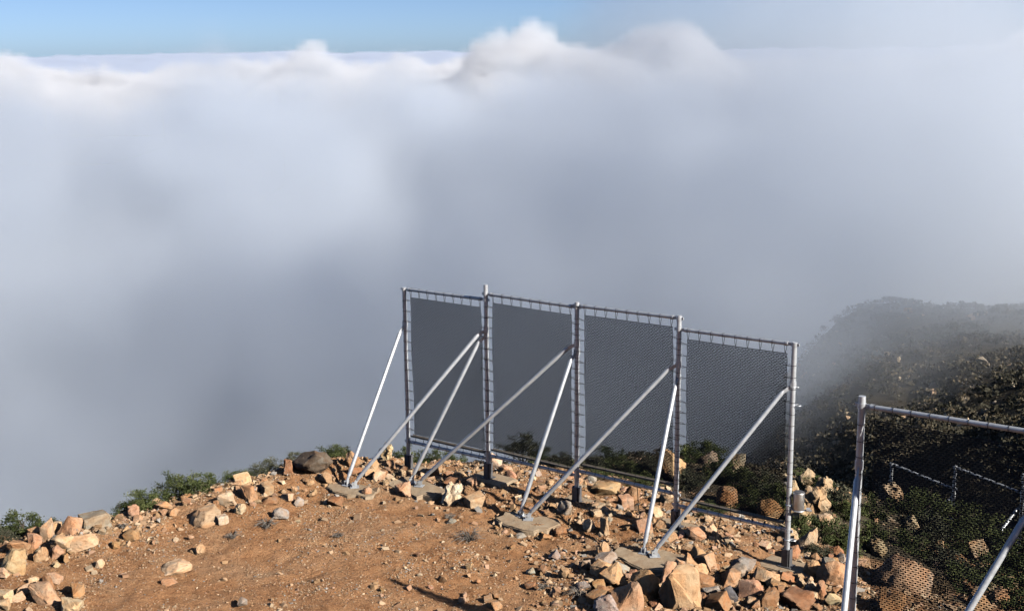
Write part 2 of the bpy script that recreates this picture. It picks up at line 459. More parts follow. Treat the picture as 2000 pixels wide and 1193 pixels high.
# ------------------------------------------------------------------ mesh builder
class MB:
    def __init__(self): self.v, self.f = [], []
    def add(self, vs, fs):
        o = len(self.v)
        self.v += [tuple(q) for q in vs]
        self.f += [tuple(i + o for i in q) for q in fs]
    def tube(self, p0, p1, r, seg=12, r1=None, caps=True):
        self.path([p0, p1], [r, r if r1 is None else r1], seg, caps)
    def path(self, pts, rad, seg=10, caps=True):
        pts = [Vector(p) for p in pts]
        if not isinstance(rad, (list, tuple)): rad = [rad] * len(pts)
        rings, prev = [], None
        for i, p in enumerate(pts):
            d = (pts[min(i + 1, len(pts) - 1)] - pts[max(i - 1, 0)]).normalized()
            ref = prev if prev is not None else (Vector((0, 0, 1)) if abs(d.z) < 0.9 else Vector((1, 0, 0)))
            s = d.cross(ref).cross(d).normalized()
            prev = s
            t = d.cross(s)
            rings.append([p + (s * math.cos(k * 2 * math.pi / seg) + t * math.sin(k * 2 * math.pi / seg)) * rad[i] for k in range(seg)])
        vs = [q for rr in rings for q in rr]
        fs = []
        for i in range(len(rings) - 1):
            for k in range(seg):
                a, b = i * seg + k, i * seg + (k + 1) % seg
                fs.append((a, b, b + seg, a + seg))
        if caps:
            fs.append(tuple(range(seg))[::-1])
            fs.append(tuple(range(len(vs) - seg, len(vs))))
        self.add(vs, fs)
    def box(self, c, hx, hy, hz, ax=None):
        c = Vector(c)
        ax = ax or (Vector((1, 0, 0)), Vector((0, 1, 0)), Vector((0, 0, 1)))
        vs = [c + ax[0] * (hx * sx) + ax[1] * (hy * sy) + ax[2] * (hz * sz) for sz in (-1, 1) for sy in (-1, 1) for sx in (-1, 1)]
        self.add(vs, [(0, 2, 3, 1), (4, 5, 7, 6), (0, 1, 5, 4), (2, 6, 7, 3), (0, 4, 6, 2), (1, 3, 7, 5)])
    def ring(self, c, axis, R_, r, seg=14, sub=5):
        axis = Vector(axis).normalized()
        s = axis.cross(Vector((0, 0, 1)) if abs(axis.z) < 0.9 else Vector((1, 0, 0))).normalized()
        t = axis.cross(s)
        vs, fs = [], []
        for i in range(seg):
            a = 2 * math.pi * i / seg
            d = s * math.cos(a) + t * math.sin(a)
            for k in range(sub):
                b = 2 * math.pi * k / sub
                vs.append(Vector(c) + d * (R_ + r * math.cos(b)) + axis * (r * math.sin(b)))
        for i in range(seg):
            for k in range(sub):
                a, b = i * sub + k, i * sub + (k + 1) % sub
                a2, b2 = ((i + 1) % seg) * sub + k, ((i + 1) % seg) * sub + (k + 1) % sub
                fs.append((a, a2, b2, b))
        self.add(vs, fs)
    def mesh(self, name, mat, smooth=None):
        me = bpy.data.meshes.new(name)
        me.from_pydata(self.v, [], self.f)
        me.materials.append(mat)
        bm = bmesh.new(); bm.from_mesh(me)
        bmesh.ops.recalc_face_normals(bm, faces=bm.faces)
        bm.to_mesh(me); bm.free()
        if smooth is not None:
            me.shade_smooth()
            me.set_sharp_from_angle(angle=smooth)
        return me
    def build(self, name, mat, parent=None, smooth=R(40)):
        return link(name, self.mesh(name, mat, smooth), parent)
def link(name, me, parent=None, mw=None):
    o = bpy.data.objects.new(name, me)
    COL.objects.link(o)
    if parent is not None: o.parent = parent
    if mw is not None: o.matrix_local = mw
    return o
def empty(name, loc):
    o = bpy.data.objects.new(name, None)
    COL.objects.link(o)
    o.location = loc
    o.empty_display_size = 0.2
    return o

# metals, plastics, concrete
def steel_mat(name, c, rough, metal):
    s = Mat(name)
    cc = s.coord('Object')
    nz = s.noise(cc, 9.0, 5, 0.6)
    s.base(s.ramp(nz, [(0.3, tuple(q * 0.78 for q in c)), (0.6, c), (0.8, tuple(min(1, q * 1.12) for q in c))]))
    s.link(s.ramp(s.noise(cc, 40, 3, 0.5), [(0.3, (rough - 0.1,) * 3), (0.7, (rough + 0.12,) * 3)]), s.b.inputs['Roughness'])
    s.set(Metallic=metal)
    s.b.inputs['Specular IOR Level'].default_value = 0.5
    return s.m
M_steel = steel_mat('galvanised_steel', (0.60, 0.635, 0.68), 0.42, 0.4)
M_dark = steel_mat('dull_zinc', (0.16, 0.16, 0.17), 0.6, 0.5)
M_can = steel_mat('aluminium_can', (0.55, 0.54, 0.53), 0.38, 0.85)
mm = Mat('black_strap'); mm.base((0.012, 0.012, 0.013)); mm.set(Roughness=0.75); M_black = mm.m
mm = Mat('net_yarn'); mm.base((0.03, 0.03, 0.032)); mm.set(Roughness=0.85); M_net = mm.m
mm = Mat('gutter_plastic'); mm.base(mm.ramp(mm.noise(mm.coord(), 5, 4), [(0.3, (0.26, 0.22, 0.18)), (0.7, (0.40, 0.35, 0.295))])); mm.set(Roughness=0.7); M_gutter = mm.m
cc_ = Mat('poured_concrete')
oc = cc_.coord('Object')
na = cc_.noise(oc, 4, 6, 0.65); nb = cc_.noise(oc, 30, 5, 0.7)
cc_.base(cc_.mix(0.6, cc_.ramp(na, [(0.3, (0.33, 0.225, 0.14)), (0.55, (0.38, 0.295, 0.205)), (0.8, (0.44, 0.36, 0.27))]),
                 cc_.ramp(nb, [(0.25, (0.5, 0.48, 0.46)), (0.5, (1, 1, 1)), (0.8, (1.15, 1.14, 1.12))]), 'MULTIPLY'))
cc_.set(Roughness=0.95)
cc_.bump(cc_.math('ADD', na, nb), 0.5, 0.02)
M_conc = cc_.m

# ------------------------------------------------------------------ the net: knotted black weave, one mesh for the alike panels
NET_W, NET_H = 1.97, 3.0
def net_mesh(seed, w=NET_W, h=NET_H, pitch=0.0155):
    rng = np.random.default_rng(seed)
    def bow(x, z):
        return 0.035 * np.sin(np.pi * x / w) * np.sin(np.pi * z / h) + 0.012 * np.sin(3.1 * z + seed + 2.2 * x)
    def edge(z):
        return 0.007 * np.sin(2 * np.pi * z / 0.215 + 0.4)
    V, F, base = [], [], 0
    nt = int(w / pitch)
    segs = 12
    for i in range(nt + 1):                                    # upright yarns
        fx = i / nt
        z = np.linspace(0, h, segs + 1)
        if i in (0, 1, nt - 1, nt): z = np.linspace(0, h, 61)
        pull = edge(z) * ((1 - 6 * fx) if fx < 1 / 6 else (-(6 * fx - 5) if fx > 5 / 6 else 0))
        x = fx * w + pull + 0.0012 * np.sin(9 * z + i)
        y = bow(x, z)
        hw = 0.0023 if i not in (0, nt) else 0.004
        hd = 0.0022
        ring = np.stack([np.stack([x + sx * hw, y + sy * hd, -z], -1) for sx, sy in ((-1, -1), (1, -1), (1, 1), (-1, 1))], 1)
        n = len(z)
        V.append(ring.reshape(-1, 3))
        k = np.arange(n - 1)[:, None] * 4 + base
        for a in range(4):
            b = (a + 1) % 4
            F.append(np.concatenate([k + a, k + b, k + 4 + b, k + 4 + a], 1))
        base += n * 4
    for j in range(int(h / 0.03) + 1):                          # cross yarns
        z = np.full(13, min(j * 0.03, h)); x = np.linspace(0, w, 13)
        y = bow(x, z)
        hh = 0.0018 if 0 < j * 0.03 < h - 0.03 else 0.006
        ring = np.stack([np.stack([x, y + sy * 0.003, -z + sz * hh], -1) for sy, sz in ((-1, -1), (1, -1), (1, 1), (-1, 1))], 1)
        V.append(ring.reshape(-1, 3))
        k = np.arange(12)[:, None] * 4 + base
        for a in range(4):
            b = (a + 1) % 4
            F.append(np.concatenate([k + a, k + b, k + 4 + b, k + 4 + a], 1))
        base += 13 * 4
    rows = int(h / 0.03)                                        # knots
    for j in range(1, rows):
        x = np.arange(0.03 + (j % 2) * 0.033, w - 0.02, 0.066)
        x = x + rng.normal(0, 0.0015, len(x))
        z = np.full_like(x, j * 0.03) + rng.normal(0, 0.001, len(x))
        y = bow(x, z)
        a, b, c = 0.021, 0.008, 0.0135
        oct_ = np.array([(a, 0, 0), (-a, 0, 0), (0, b, 0), (0, -b, 0), (0, 0, c), (0, 0, -c)])
        V.append((np.stack([x, y, -z], -1)[:, None, :] + oct_[None]).reshape(-1, 3))
        k = np.arange(len(x))[:, None] * 6 + base
        for q in ((0, 2, 4), (2, 1, 4), (1, 3, 4), (3, 0, 4), (2, 0, 5), (1, 2, 5), (3, 1, 5), (0, 3, 5)):
            F.append(np.concatenate([k + q[0], k + q[1], k + q[2], k + q[2]], 1))
        base += len(x) * 6
    V = np.concatenate(V); F = np.concatenate(F)
    tri = F[:, 2] == F[:, 3]
    F3 = np.concatenate([F[tri][:, :3], F[~tri][:, [0, 1, 2]], F[~tri][:, [0, 2, 3]]])
    return np_mesh('net', V, F3, M_net)
NETS = [net_mesh(1), net_mesh(2)]

# ties: a loop round the pipe and a V of strap to the net (pipe axis = local x, net lies towards -z)
PIPE_R, POST_R, BRACE_R = 0.034, 0.046, 0.041
def tie_mesh(pr, drop, spread):
    b = MB()
    b.ring((0, 0, 0), (1, 0, 0), pr + 0.004, 0.004, 12, 4)
    b.tube((-spread, 0, -pr), (0, 0, -drop), 0.0042, 5)
    b.tube((spread, 0, -pr), (0, 0, -drop), 0.0042, 5)
    return b.mesh('tie', M_black, R(60))
TIE_TOP = tie_mesh(PIPE_R, 0.185, 0.026)
TIE_SIDE = tie_mesh(POST_R, 0.175, 0.018)
def string_mesh():
    b = MB()
    b.tube((0, 0, 0), (0, 0, -0.21), 0.0045, 5)
    b.ring((0, 0, -0.21), (1, 0, 0), PIPE_R + 0.004, 0.004, 10, 4)
    return b.mesh('string', M_black, R(60))
STRING = string_mesh()

def fog_collector(name, label, posts, top_rails, bottom_rails, braces, detail=True, group=None):
    """posts: (x, y, z foot, z top); rails: (z start, z end) for each bay; braces: (post index, z on post, foot xyz)"""
    root = empty(name, (posts[0][0], posts[0][1], posts[0][2]))
    o3 = Vector(root.location)
    tag(root, label, 'fog collector', group)
    P = [Vector((x, y, 0)) for x, y, _, _ in posts]
    for i, (x, y, zb, zt) in enumerate(posts):
        c = Vector((x, y, 0)) - Vector((o3.x, o3.y, 0))
        b = MB()                                                # open-ended pipe with a wall
        q0, q1 = c + Vector((0, 0, zb - o3.z - 0.05)), c + Vector((0, 0, zt - o3.z))
        b.path([q0, q1, q1 + Vector((0, 0, 0.0005)), q1 - Vector((0, 0, 0.12))], [POST_R, POST_R, POST_R - 0.008, POST_R - 0.008], 18, True)
        po = b.build('post', M_steel, root)
        u = (P[min(i + 1, len(P) - 1)] - P[max(i - 1, 0)]).normalized()
        n = Vector((-u.y, u.x, 0))
        b = MB()                                                # slotted foot: two plates and a sleeve
        zf = zb - o3.z
        b.tube(c + Vector((0, 0, zf - 0.02)), c + Vector((0, 0, zf + 0.30)), POST_R + 0.012, 14)
        for s in (-1, 1):
            b.box(c + n * (s * 0.072) + Vector((0, 0, zf + 0.155)), 0.055, 0.007, 0.165, (u, n, Vector((0, 0, 1))))
            b.box(c + u * (s * 0.072) + Vector((0, 0, zf + 0.155)), 0.007, 0.055, 0.165, (u, n, Vector((0, 0, 1))))
        b.box(c + Vector((0, 0, zf - 0.004)), 0.12, 0.11, 0.008, (u, n, Vector((0, 0, 1))))
        b.build('post_foot', M_dark, po)
        if detail:
            for (pi, zc, fo) in braces:
                if pi == i:
                    b = MB()
                    b.tube(c + Vector((0, 0, zc - o3.z - 0.06)), c + Vector((0, 0, zc - o3.z + 0.06)), POST_R + 0.009, 14)
                    b.build('brace_collar', M_steel, po)
                    break
    for i in range(len(posts) - 1):
        a, d = P[i], P[i + 1]
        u = (d - a).normalized(); n = Vector((-u.y, u.x, 0))
        L = (d - a).length
        mat_u = Matrix(((u.x, n.x, 0, 0), (u.y, n.y, 0, 0), (0, 0, 1, 0), (0, 0, 0, 1)))
        for nm, (z0, z1) in (('top_rail', top_rails[i]), ('bottom_rail', bottom_rails[i])):
            p0 = a + Vector((0, 0, z0)) - o3; p1 = d + Vector((0, 0, z1)) - o3
            b = MB()
            b.tube(p0 + u * 0.13, p1 - u * 0.13, PIPE_R, 12)
            ro = b.build(nm, M_steel, root)
            for q, s in ((p0, 1), (p1, -1)):                    # clamp: ring on the post, flat lug, bolt
                b = MB()
                b.tube(q + Vector((0, 0, -0.032)), q + Vector((0, 0, 0.032)), POST_R + 0.010, 14)
                b.box(q + u * (s * 0.095), 0.05, 0.012, 0.028, (u, n, Vector((0, 0, 1))))
                b.tube(q + u * (s * 0.12), q + u * (s * 0.17), PIPE_R + 0.006, 12)
                b.tube(q + u * (s * 0.085) - n * 0.035, q + u * (s * 0.085) + n * 0.035, 0.011, 6)
                b.box(q - u * (s * 0.07), 0.02, 0.014, 0.022, (u, n, Vector((0, 0, 1))))
                b.build('rail_clamp', M_steel, ro)
        z0, z1 = top_rails[i]
        off = 0.168
        w = L - 0.30
        tilt = math.atan2(z1 - z0, L)
        mw = Matrix.Translation(a + u * off + Vector((0, 0, z0 - 0.172)) - o3) @ mat_u @ Matrix.Rotation(-tilt, 4, 'Y') @ Matrix.Diagonal((w / NET_W, 1, (z0 - 0.172 - bottom_rails[i][0] - 0.21) / NET_H, 1))
        net = link('net', NETS[i % 2], root, mw)
        nh = z0 - 0.172 - bottom_rails[i][0] - 0.21
        inv = mw.inverted()
        if detail:
            k9 = 9
            for k in range(k9):                                  # straps to the top rail
                t = (off + 0.02 + (w - 0.05) * k / (k9 - 1)) / L
                q = a.lerp(d, t) + Vector((0, 0, z0 + (z1 - z0) * t)) - o3
                sw = random.uniform(-0.06, 0.06)
                link('tie', TIE_TOP, net, inv @ Matrix.Translation(q) @ mat_u @ Matrix.Rotation(sw, 4, 'X'))
            ks = 14
            for k in range(ks):                                  # straps to the posts on either side
                z = z0 - 0.172 - 0.10 - (nh - 0.16) * k / (ks - 1)
                for q, s in ((a, 1), (d, -1)):
                    zz = z + (0.02 if s > 0 else -0.055) + random.uniform(-0.012, 0.012)
                    rot = Matrix(((0, 0, -s, 0), (0, -s, 0, 0), (-1, 0, 0, 0), (0, 0, 0, 1)))
                    link('tie', TIE_SIDE, net, inv @ Matrix.Translation(q + Vector((0, 0, zz)) - o3) @ mat_u @ rot @ Matrix.Rotation(random.uniform(-.12, .12), 4, 'Y'))
        # gutter under the net
        b = MB()
        prof = [(math.cos(t) * 0.045, -math.sin(t) * 0.05) for t in np.linspace(0, math.pi, 7)]
        prof += [(x * 0.9, z * 0.9 + 0.002) for x, z in prof[::-1]]
        zA = bottom_rails[i][0] + 0.165; zB = zA + (z1 - z0)
        vs = []
        for q, zz in ((a + u * 0.11, zA), (d - u * 0.09, zB)):
            vs += [q + n * x + Vector((0, 0, zz + z)) - o3 for x, z in prof]
        m_ = len(prof)
        b.add(vs, [(k, (k + 1) % m_, (k + 1) % m_ + m_, k + m_) for k in range(m_)] + [tuple(range(m_)), tuple(range(m_, 2 * m_))[::-1]])
        gu = b.build('gutter', M_gutter, root)
        if detail:
            for k in range(9):
                t = 0.1 + 0.8 * k / 8
                zr = bottom_rails[i][0] + (bottom_rails[i][1] - bottom_rails[i][0]) * t
                link('string', STRING, gu, Matrix.Translation(a.lerp(d, t) + Vector((0, 0, zr + 0.21)) - o3) @ mat_u)
    for pi, zc, foot in braces:
        top = Vector((posts[pi][0], posts[pi][1], zc)); ft = Vector(foot)
        d = (ft - top).normalized()
        top2 = top + Vector((d.x, d.y, 0)).normalized() * 0.10 + Vector((0, 0, -0.02))
        d = (ft + Vector((0, 0, 0.09)) - top2).normalized()
        side = d.cross(Vector((0, 0, 1))).normalized()
        b = MB()
        e0, e1 = top2 + d * 0.16 - o3, ft + Vector((0, 0, 0.09)) - d * 0.13 - o3
        b.path([e0 - d * 0.05, e0, e1, e1 + d * 0.05], [BRACE_R * 0.6, BRACE_R, BRACE_R, BRACE_R * 0.6], 14)
        br = b.build('brace', M_steel, root)
        for q, e in ((top - o3 + Vector((0, 0, -0.01)), e0), (ft - o3 + Vector((0, 0, 0.075)), e1)):
            b = MB()                                            # flattened end and bolted fork
            ax = (q - e).normalized(); up_ = side.cross(ax)
            b.box((q + e) / 2, (q - e).length / 2 + 0.03, 0.011, 0.030, (ax, side, up_))
            for s in (-1, 1):
                b.box(q + side * (s * 0.03) + Vector((0, 0, -0.03 if e is e1 else 0)), 0.05, 0.007, 0.055, (Vector((side.y, -side.x, 0)), side, Vector((0, 0, 1))))
            b.tube(q - side * 0.05, q + side * 0.05, 0.013, 6)
            if e is e1:
                b.box(ft - o3 + Vector((0, 0, 0.006)), 0.09, 0.075, 0.008, (Vector((side.y, -side.x, 0)), side, Vector((0, 0, 1))))
            b.build('brace_bracket', M_steel, br)
    return root

random.seed(5)
DX, DY = 1.7676, -1.4141
POSTS = [(-2.295 + DX * i, 26.53 + DY * i, zb, zt) for i, (zb, zt) in enumerate([(-0.22, 3.80), (0.05, 4.12), (0.015, 4.03), (0.046, 4.05), (-0.146, 3.868)])]
BR = [(0, 3.02, (-3.42, 24.76)), (1, 3.20, (-3.25, 24.63)), (1, 3.08, (-2.10, 24.83)), (2, 3.22, (-1.93, 24.63)),
      (2, 3.06, (0.13, 22.88)), (3, 3.16, (0.27, 22.68)), (3, 2.90, (2.27, 20.89)), (4, 3.13, (2.44, 20.75))]
PAD_Z = {}
def foot_xyz(xy, zpad): return (xy[0], xy[1], zpad)
PADS = [  # brace pads: centre, half sizes, top height, label
    ((-3.30, 24.62), 0.62, 0.36, 0.03, 'sandy concrete pad under the two leftmost braces'),
    ((-1.98, 24.60), 0.66, 0.40, 0.04, 'broad concrete pad beside the pale rock, second pad from the left'),
    ((0.24, 22.62), 0.62, 0.40, 0.05, 'flat concrete pad in front of the middle post'),
    ((2.38, 20.70), 0.70, 0.48, 0.10, 'rough concrete pad just above the large tan boulders'),
]
braces1 = []
for k, (pi, zc, xy) in enumerate(BR):
    braces1.append((pi, zc, (xy[0], xy[1], PADS[k // 2][3] + 0.004)))
fog_collector('fog_collector', 'galvanised frame of four black nets standing on the bare ochre terrace', POSTS,
              [(3.78, 3.81), (3.93, 3.93), (3.96, 4.00), (3.80, 3.83)], [(0.40, 0.45), (0.53, 0.56), (0.66, 0.67), (0.46, 0.50)], braces1,
              group='fog collectors')
P2 = [(4.43 + 1.682 * i, 15.5 - 1.515 * i, 0.43 + 0.06 * i, 4.43 + 0.07 * i) for i in range(4)]
fog_collector('fog_collector', 'nearest net frame cut off by the right edge of the picture', P2,
              [(4.31, 4.38), (4.39, 4.45), (4.46, 4.52)], [(0.98, 1.03), (1.04, 1.09), (1.10, 1.15)],
              [(0, 3.52, (3.75, 13.75, 0.46)), (1, 3.52, (4.3, 13.6, 0.46)), (1, 3.40, (5.8, 12.3, 0.55)), (2, 3.5, (6.05, 12.1, 0.55))], group='fog collectors')
P3 = [(11.26 + 1.39 * i, 36.0 - 1.4 * i, -7.42 + 0.3 * i, z) for i, z in enumerate((-3.40, -3.03, -2.82, -2.55))]
fog_collector('fog_collector', 'distant net frame behind the shrubby shoulder, seen through the nearest net', P3,
              [(-3.46, -3.72), (-3.10, -3.36), (-2.88, -3.1)], [(-6.8, -6.7), (-6.5, -6.4), (-6.2, -6.1)],
              [(1, -3.9, (10.9, 33.2, gz(10.9, 33.2))), (2, -3.7, (12.2, 31.9, gz(12.2, 31.9)))], detail=False, group='fog collectors')

# ------------------------------------------------------------------ concrete footings
def footing(label, c, hx, hy, ztop, depth, ang, seed, irregular):
    rng = random.Random(seed)
    bm = bmesh.new()
    n = 18 if irregular else 4
    pts = []
    for k in range(n):
        a = 2 * math.pi * k / n + (math.pi / 4 if not irregular else 0)
        if irregular:
            r = 1 + rng.uniform(-0.16, 0.16)
            ca, sa = math.cos(a), math.sin(a)
            pts.append((math.copysign(abs(ca) ** 0.7, ca) * hx * r, math.copysign(abs(sa) ** 0.7, sa) * hy * r))
        else:
            pts.append((math.copysign(hx, math.cos(a)), math.copysign(hy, math.sin(a))))
    top = [bm.verts.new((x, y, rng.uniform(-0.008, 0.008) if irregular else 0)) for x, y in pts]
    low = [bm.verts.new((x * 1.06, y * 1.06, -depth)) for x, y in pts]
    bm.faces.new(top); bm.faces.new(low[::-1])
    for k in range(n):
        bm.faces.new((top[k], low[k], low[(k + 1) % n], top[(k + 1) % n]))
    bmesh.ops.recalc_face_normals(bm, faces=bm.faces)
    bmesh.ops.bevel(bm, geom=[e for e in bm.edges if all(v in top for v in e.verts)], offset=0.018, segments=2, affect='EDGES')
    bmesh.ops.triangulate(bm, faces=bm.faces)
    for q in range(3):
        bmesh.ops.subdivide_edges(bm, edges=[e for e in bm.edges if e.calc_length() > 0.14], cuts=1)
        bmesh.ops.triangulate(bm, faces=bm.faces)
    for v in bm.verts:
        v.co += Vector((rng.uniform(-1, 1), rng.uniform(-1, 1), rng.uniform(-1, 1))) * (0.006 if irregular else 0.004)
    me = bpy.data.meshes.new('concrete_footing')
    bm.to_mesh(me); bm.free()
    me.materials.append(M_conc)
    me.shade_smooth(); me.set_sharp_from_angle(angle=R(35))
    o = link('concrete_footing', me)
    o.location = (c[0], c[1], ztop); o.rotation_euler = (0, 0, ang)
    tag(o, label, 'footing', 'concrete footings')
    return o
FA = math.atan2(DY, DX)
for k, (c, hx, hy, zt, lab) in enumerate(PADS):
    footing(lab, c, hx, hy, zt, 0.3, FA + (0.1, -0.1, 0.08, -0.05)[k], 11 + k, True)
pl = ['flat concrete block under the leftmost post', 'raised concrete block under the tall second post', 'low concrete block under the middle post',
      'thick concrete block with a cable, under the fourth post', 'tilted concrete block under the rightmost post with the metal can']
hs = [(0.42, 0.30), (0.46, 0.30), (0.42, 0.30), (0.44, 0.30), (0.52, 0.30)]
for i, (x, y, zb, zt) in enumerate(POSTS):
    footing(pl[i], (x + 0.06, y - 0.02), hs[i][0], hs[i][1], zb - 0.012, 0.42, FA, 31 + i, False)
for k, (c, hx, hy, zt) in enumerate([((3.95, 13.65), 0.75, 0.45, 0.456), ((5.95, 12.2), 0.6, 0.4, 0.546)]):
    footing(('concrete pad under the brace of the nearest post, below the picture', 'concrete pad further right below the nearest net frame, outside the picture')[k], c, hx, hy, zt, 0.35, FA, 51 + k, True)
for i, (x, y, zb, zt) in enumerate(P2):
    footing('concrete block below the %s post of the nearest net frame' % ('first', 'second', 'third', 'fourth')[i], (x, y), 0.4, 0.3, zb - 0.012, 0.5, FA, 61 + i, False)

# ------------------------------------------------------------------ metal can and fittings on the rightmost post
px, py, pz, pt = POSTS[4]
u = Vector((DX, DY, 0)).normalized(); n = Vector((-u.y, u.x, 0))
sidev = Vector((0.97, -0.24, 0))
cx = Vector((px, py, 0)) + sidev * 0.165
can = empty('metal_can', (cx.x, cx.y, pz + 1.02))
tag(can, 'shiny cylindrical metal can strapped to the rightmost post', 'can')
b = MB()
b.path([(0, 0, 0), (0, 0, 0.012), (0, 0, 0.33), (0, 0, 0.345)], [0.092, 0.098, 0.098, 0.092], 24)
b.ring((0, 0, 0.33), (0, 0, 1), 0.098, 0.006, 24, 5)
b.ring((0, 0, 0.02), (0, 0, 1), 0.098, 0.005, 24, 5)
b.build('can_body', M_can, can)
b = MB()
b.path([(0, 0, 0.345), (0, 0, 0.353), (0, 0, 0.36)], [0.086, 0.086, 0.05], 24)
b.build('lid', M_dark, can)
b = MB()
for z in (0.10,):
    b.ring((-sidev.x * 0.165, -sidev.y * 0.165, z), (0, 0, 1), POST_R + 0.008, 0.009, 16, 5)
b.box(Vector((sidev.x * 0.03, sidev.y * 0.03, 0.02)), 0.20, 0.012, 0.012, (sidev, Vector((-sidev.y, sidev.x, 0)), Vector((0, 0, 1))))
b.ring((0, 0, 0.02), (0, 0, 1), 0.104, 0.008, 20, 5)
b.box(Vector((sidev.x * 0.17, sidev.y * 0.17, 0.045)), 0.035, 0.04, 0.014, (sidev, Vector((-sidev.y, sidev.x, 0)), Vector((0, 0, 1))))
b.build('bracket', M_steel, can)
root1 = [o for o in COL.objects if o.name == 'fog_collector'][0]
o3 = Vector(root1.location)
for z, w in ((pt - 1.10, 0.10), (pt - 0.78, 0.05), (pz + 0.48, 0.10)):
    b = MB()
    q = Vector((px, py, z)) - o3
    b.ring(q, (0, 0, 1), POST_R + 0.006, 0.010, 16, 5)
    b.ring(q + sidev * (POST_R + w * 0.5), (0, 0, 1), w * 0.5, 0.009, 14, 5)
    b.build('pipe_clip', M_steel, root1)
# cable over the edge of the fourth footing, guy wires pegged into the ground
def cable(label, pts, r, cat='cable', group=None, name='cable'):
    cu = MB()
    P_ = [Vector(p) for p in pts]
    out = []
    for i in range(len(P_) - 1):
        p0, p1, p2, p3 = P_[max(i - 1, 0)], P_[i], P_[i + 1], P_[min(i + 2, len(P_) - 1)]
        for t in np.linspace(0, 1, 6, endpoint=False):
            out.append(0.5 * ((2 * p1) + (p2 - p0) * t + (2 * p0 - 5 * p1 + 4 * p2 - p3) * t * t + (3 * p1 - p0 - 3 * p2 + p3) * t ** 3))
    out.append(P_[-1])
    c0 = out[0]
    cu.path([q - c0 for q in out], r, 6)
    o = cu.build(name, M_black)
    o.location = c0
    return tag(o, label, cat, group)
x4, y4, z4, _ = POSTS[3]
w4 = lambda a, c, z: (x4 + u.x * a + n.x * c, y4 + u.y * a + n.y * c, z)
cable('black cable hanging over the edge of the fourth footing', [w4(0.02, -0.07, z4 + 0.25), w4(0.10, -0.12, z4 + 0.02), w4(0.3, -0.22, z4 + 0.03), w4(0.44, -0.34, z4 + 0.01), w4(0.52, -0.40, z4 - 0.12), w4(0.66, -0.38, z4 - 0.16), w4(0.78, -0.22, gz(x4 + .78 * u.x - .22 * n.x, y4 + .78 * u.y - .22 * n.y) + 0.02), w4(0.70, -0.12, z4 - 0.06)], 0.012)
for i, t, da, lab in ((3, 0.42, 0.05, 'thin guy wire pegged below the fourth net'), (2, 0.62, 0.30, 'thin guy wire slanting to the soil under the third net')):
    a, d = Vector(POSTS[i][:3]), Vector(POSTS[i + 1][:3])
    q = a.lerp(d, t); zr = (0.47, 0.66)[0 if i == 3 else 1]
    e = q - n * 0.35 + u * da
    cable(lab, [(q.x, q.y, zr), (q.x * 0.5 + e.x * 0.5, q.y * 0.5 + e.y * 0.5, (zr + gz(e.x, e.y)) / 2 - 0.01), (e.x, e.y, gz(e.x, e.y) - 0.05)], 0.008, 'wire', 'guy wires', 'guy_wire')

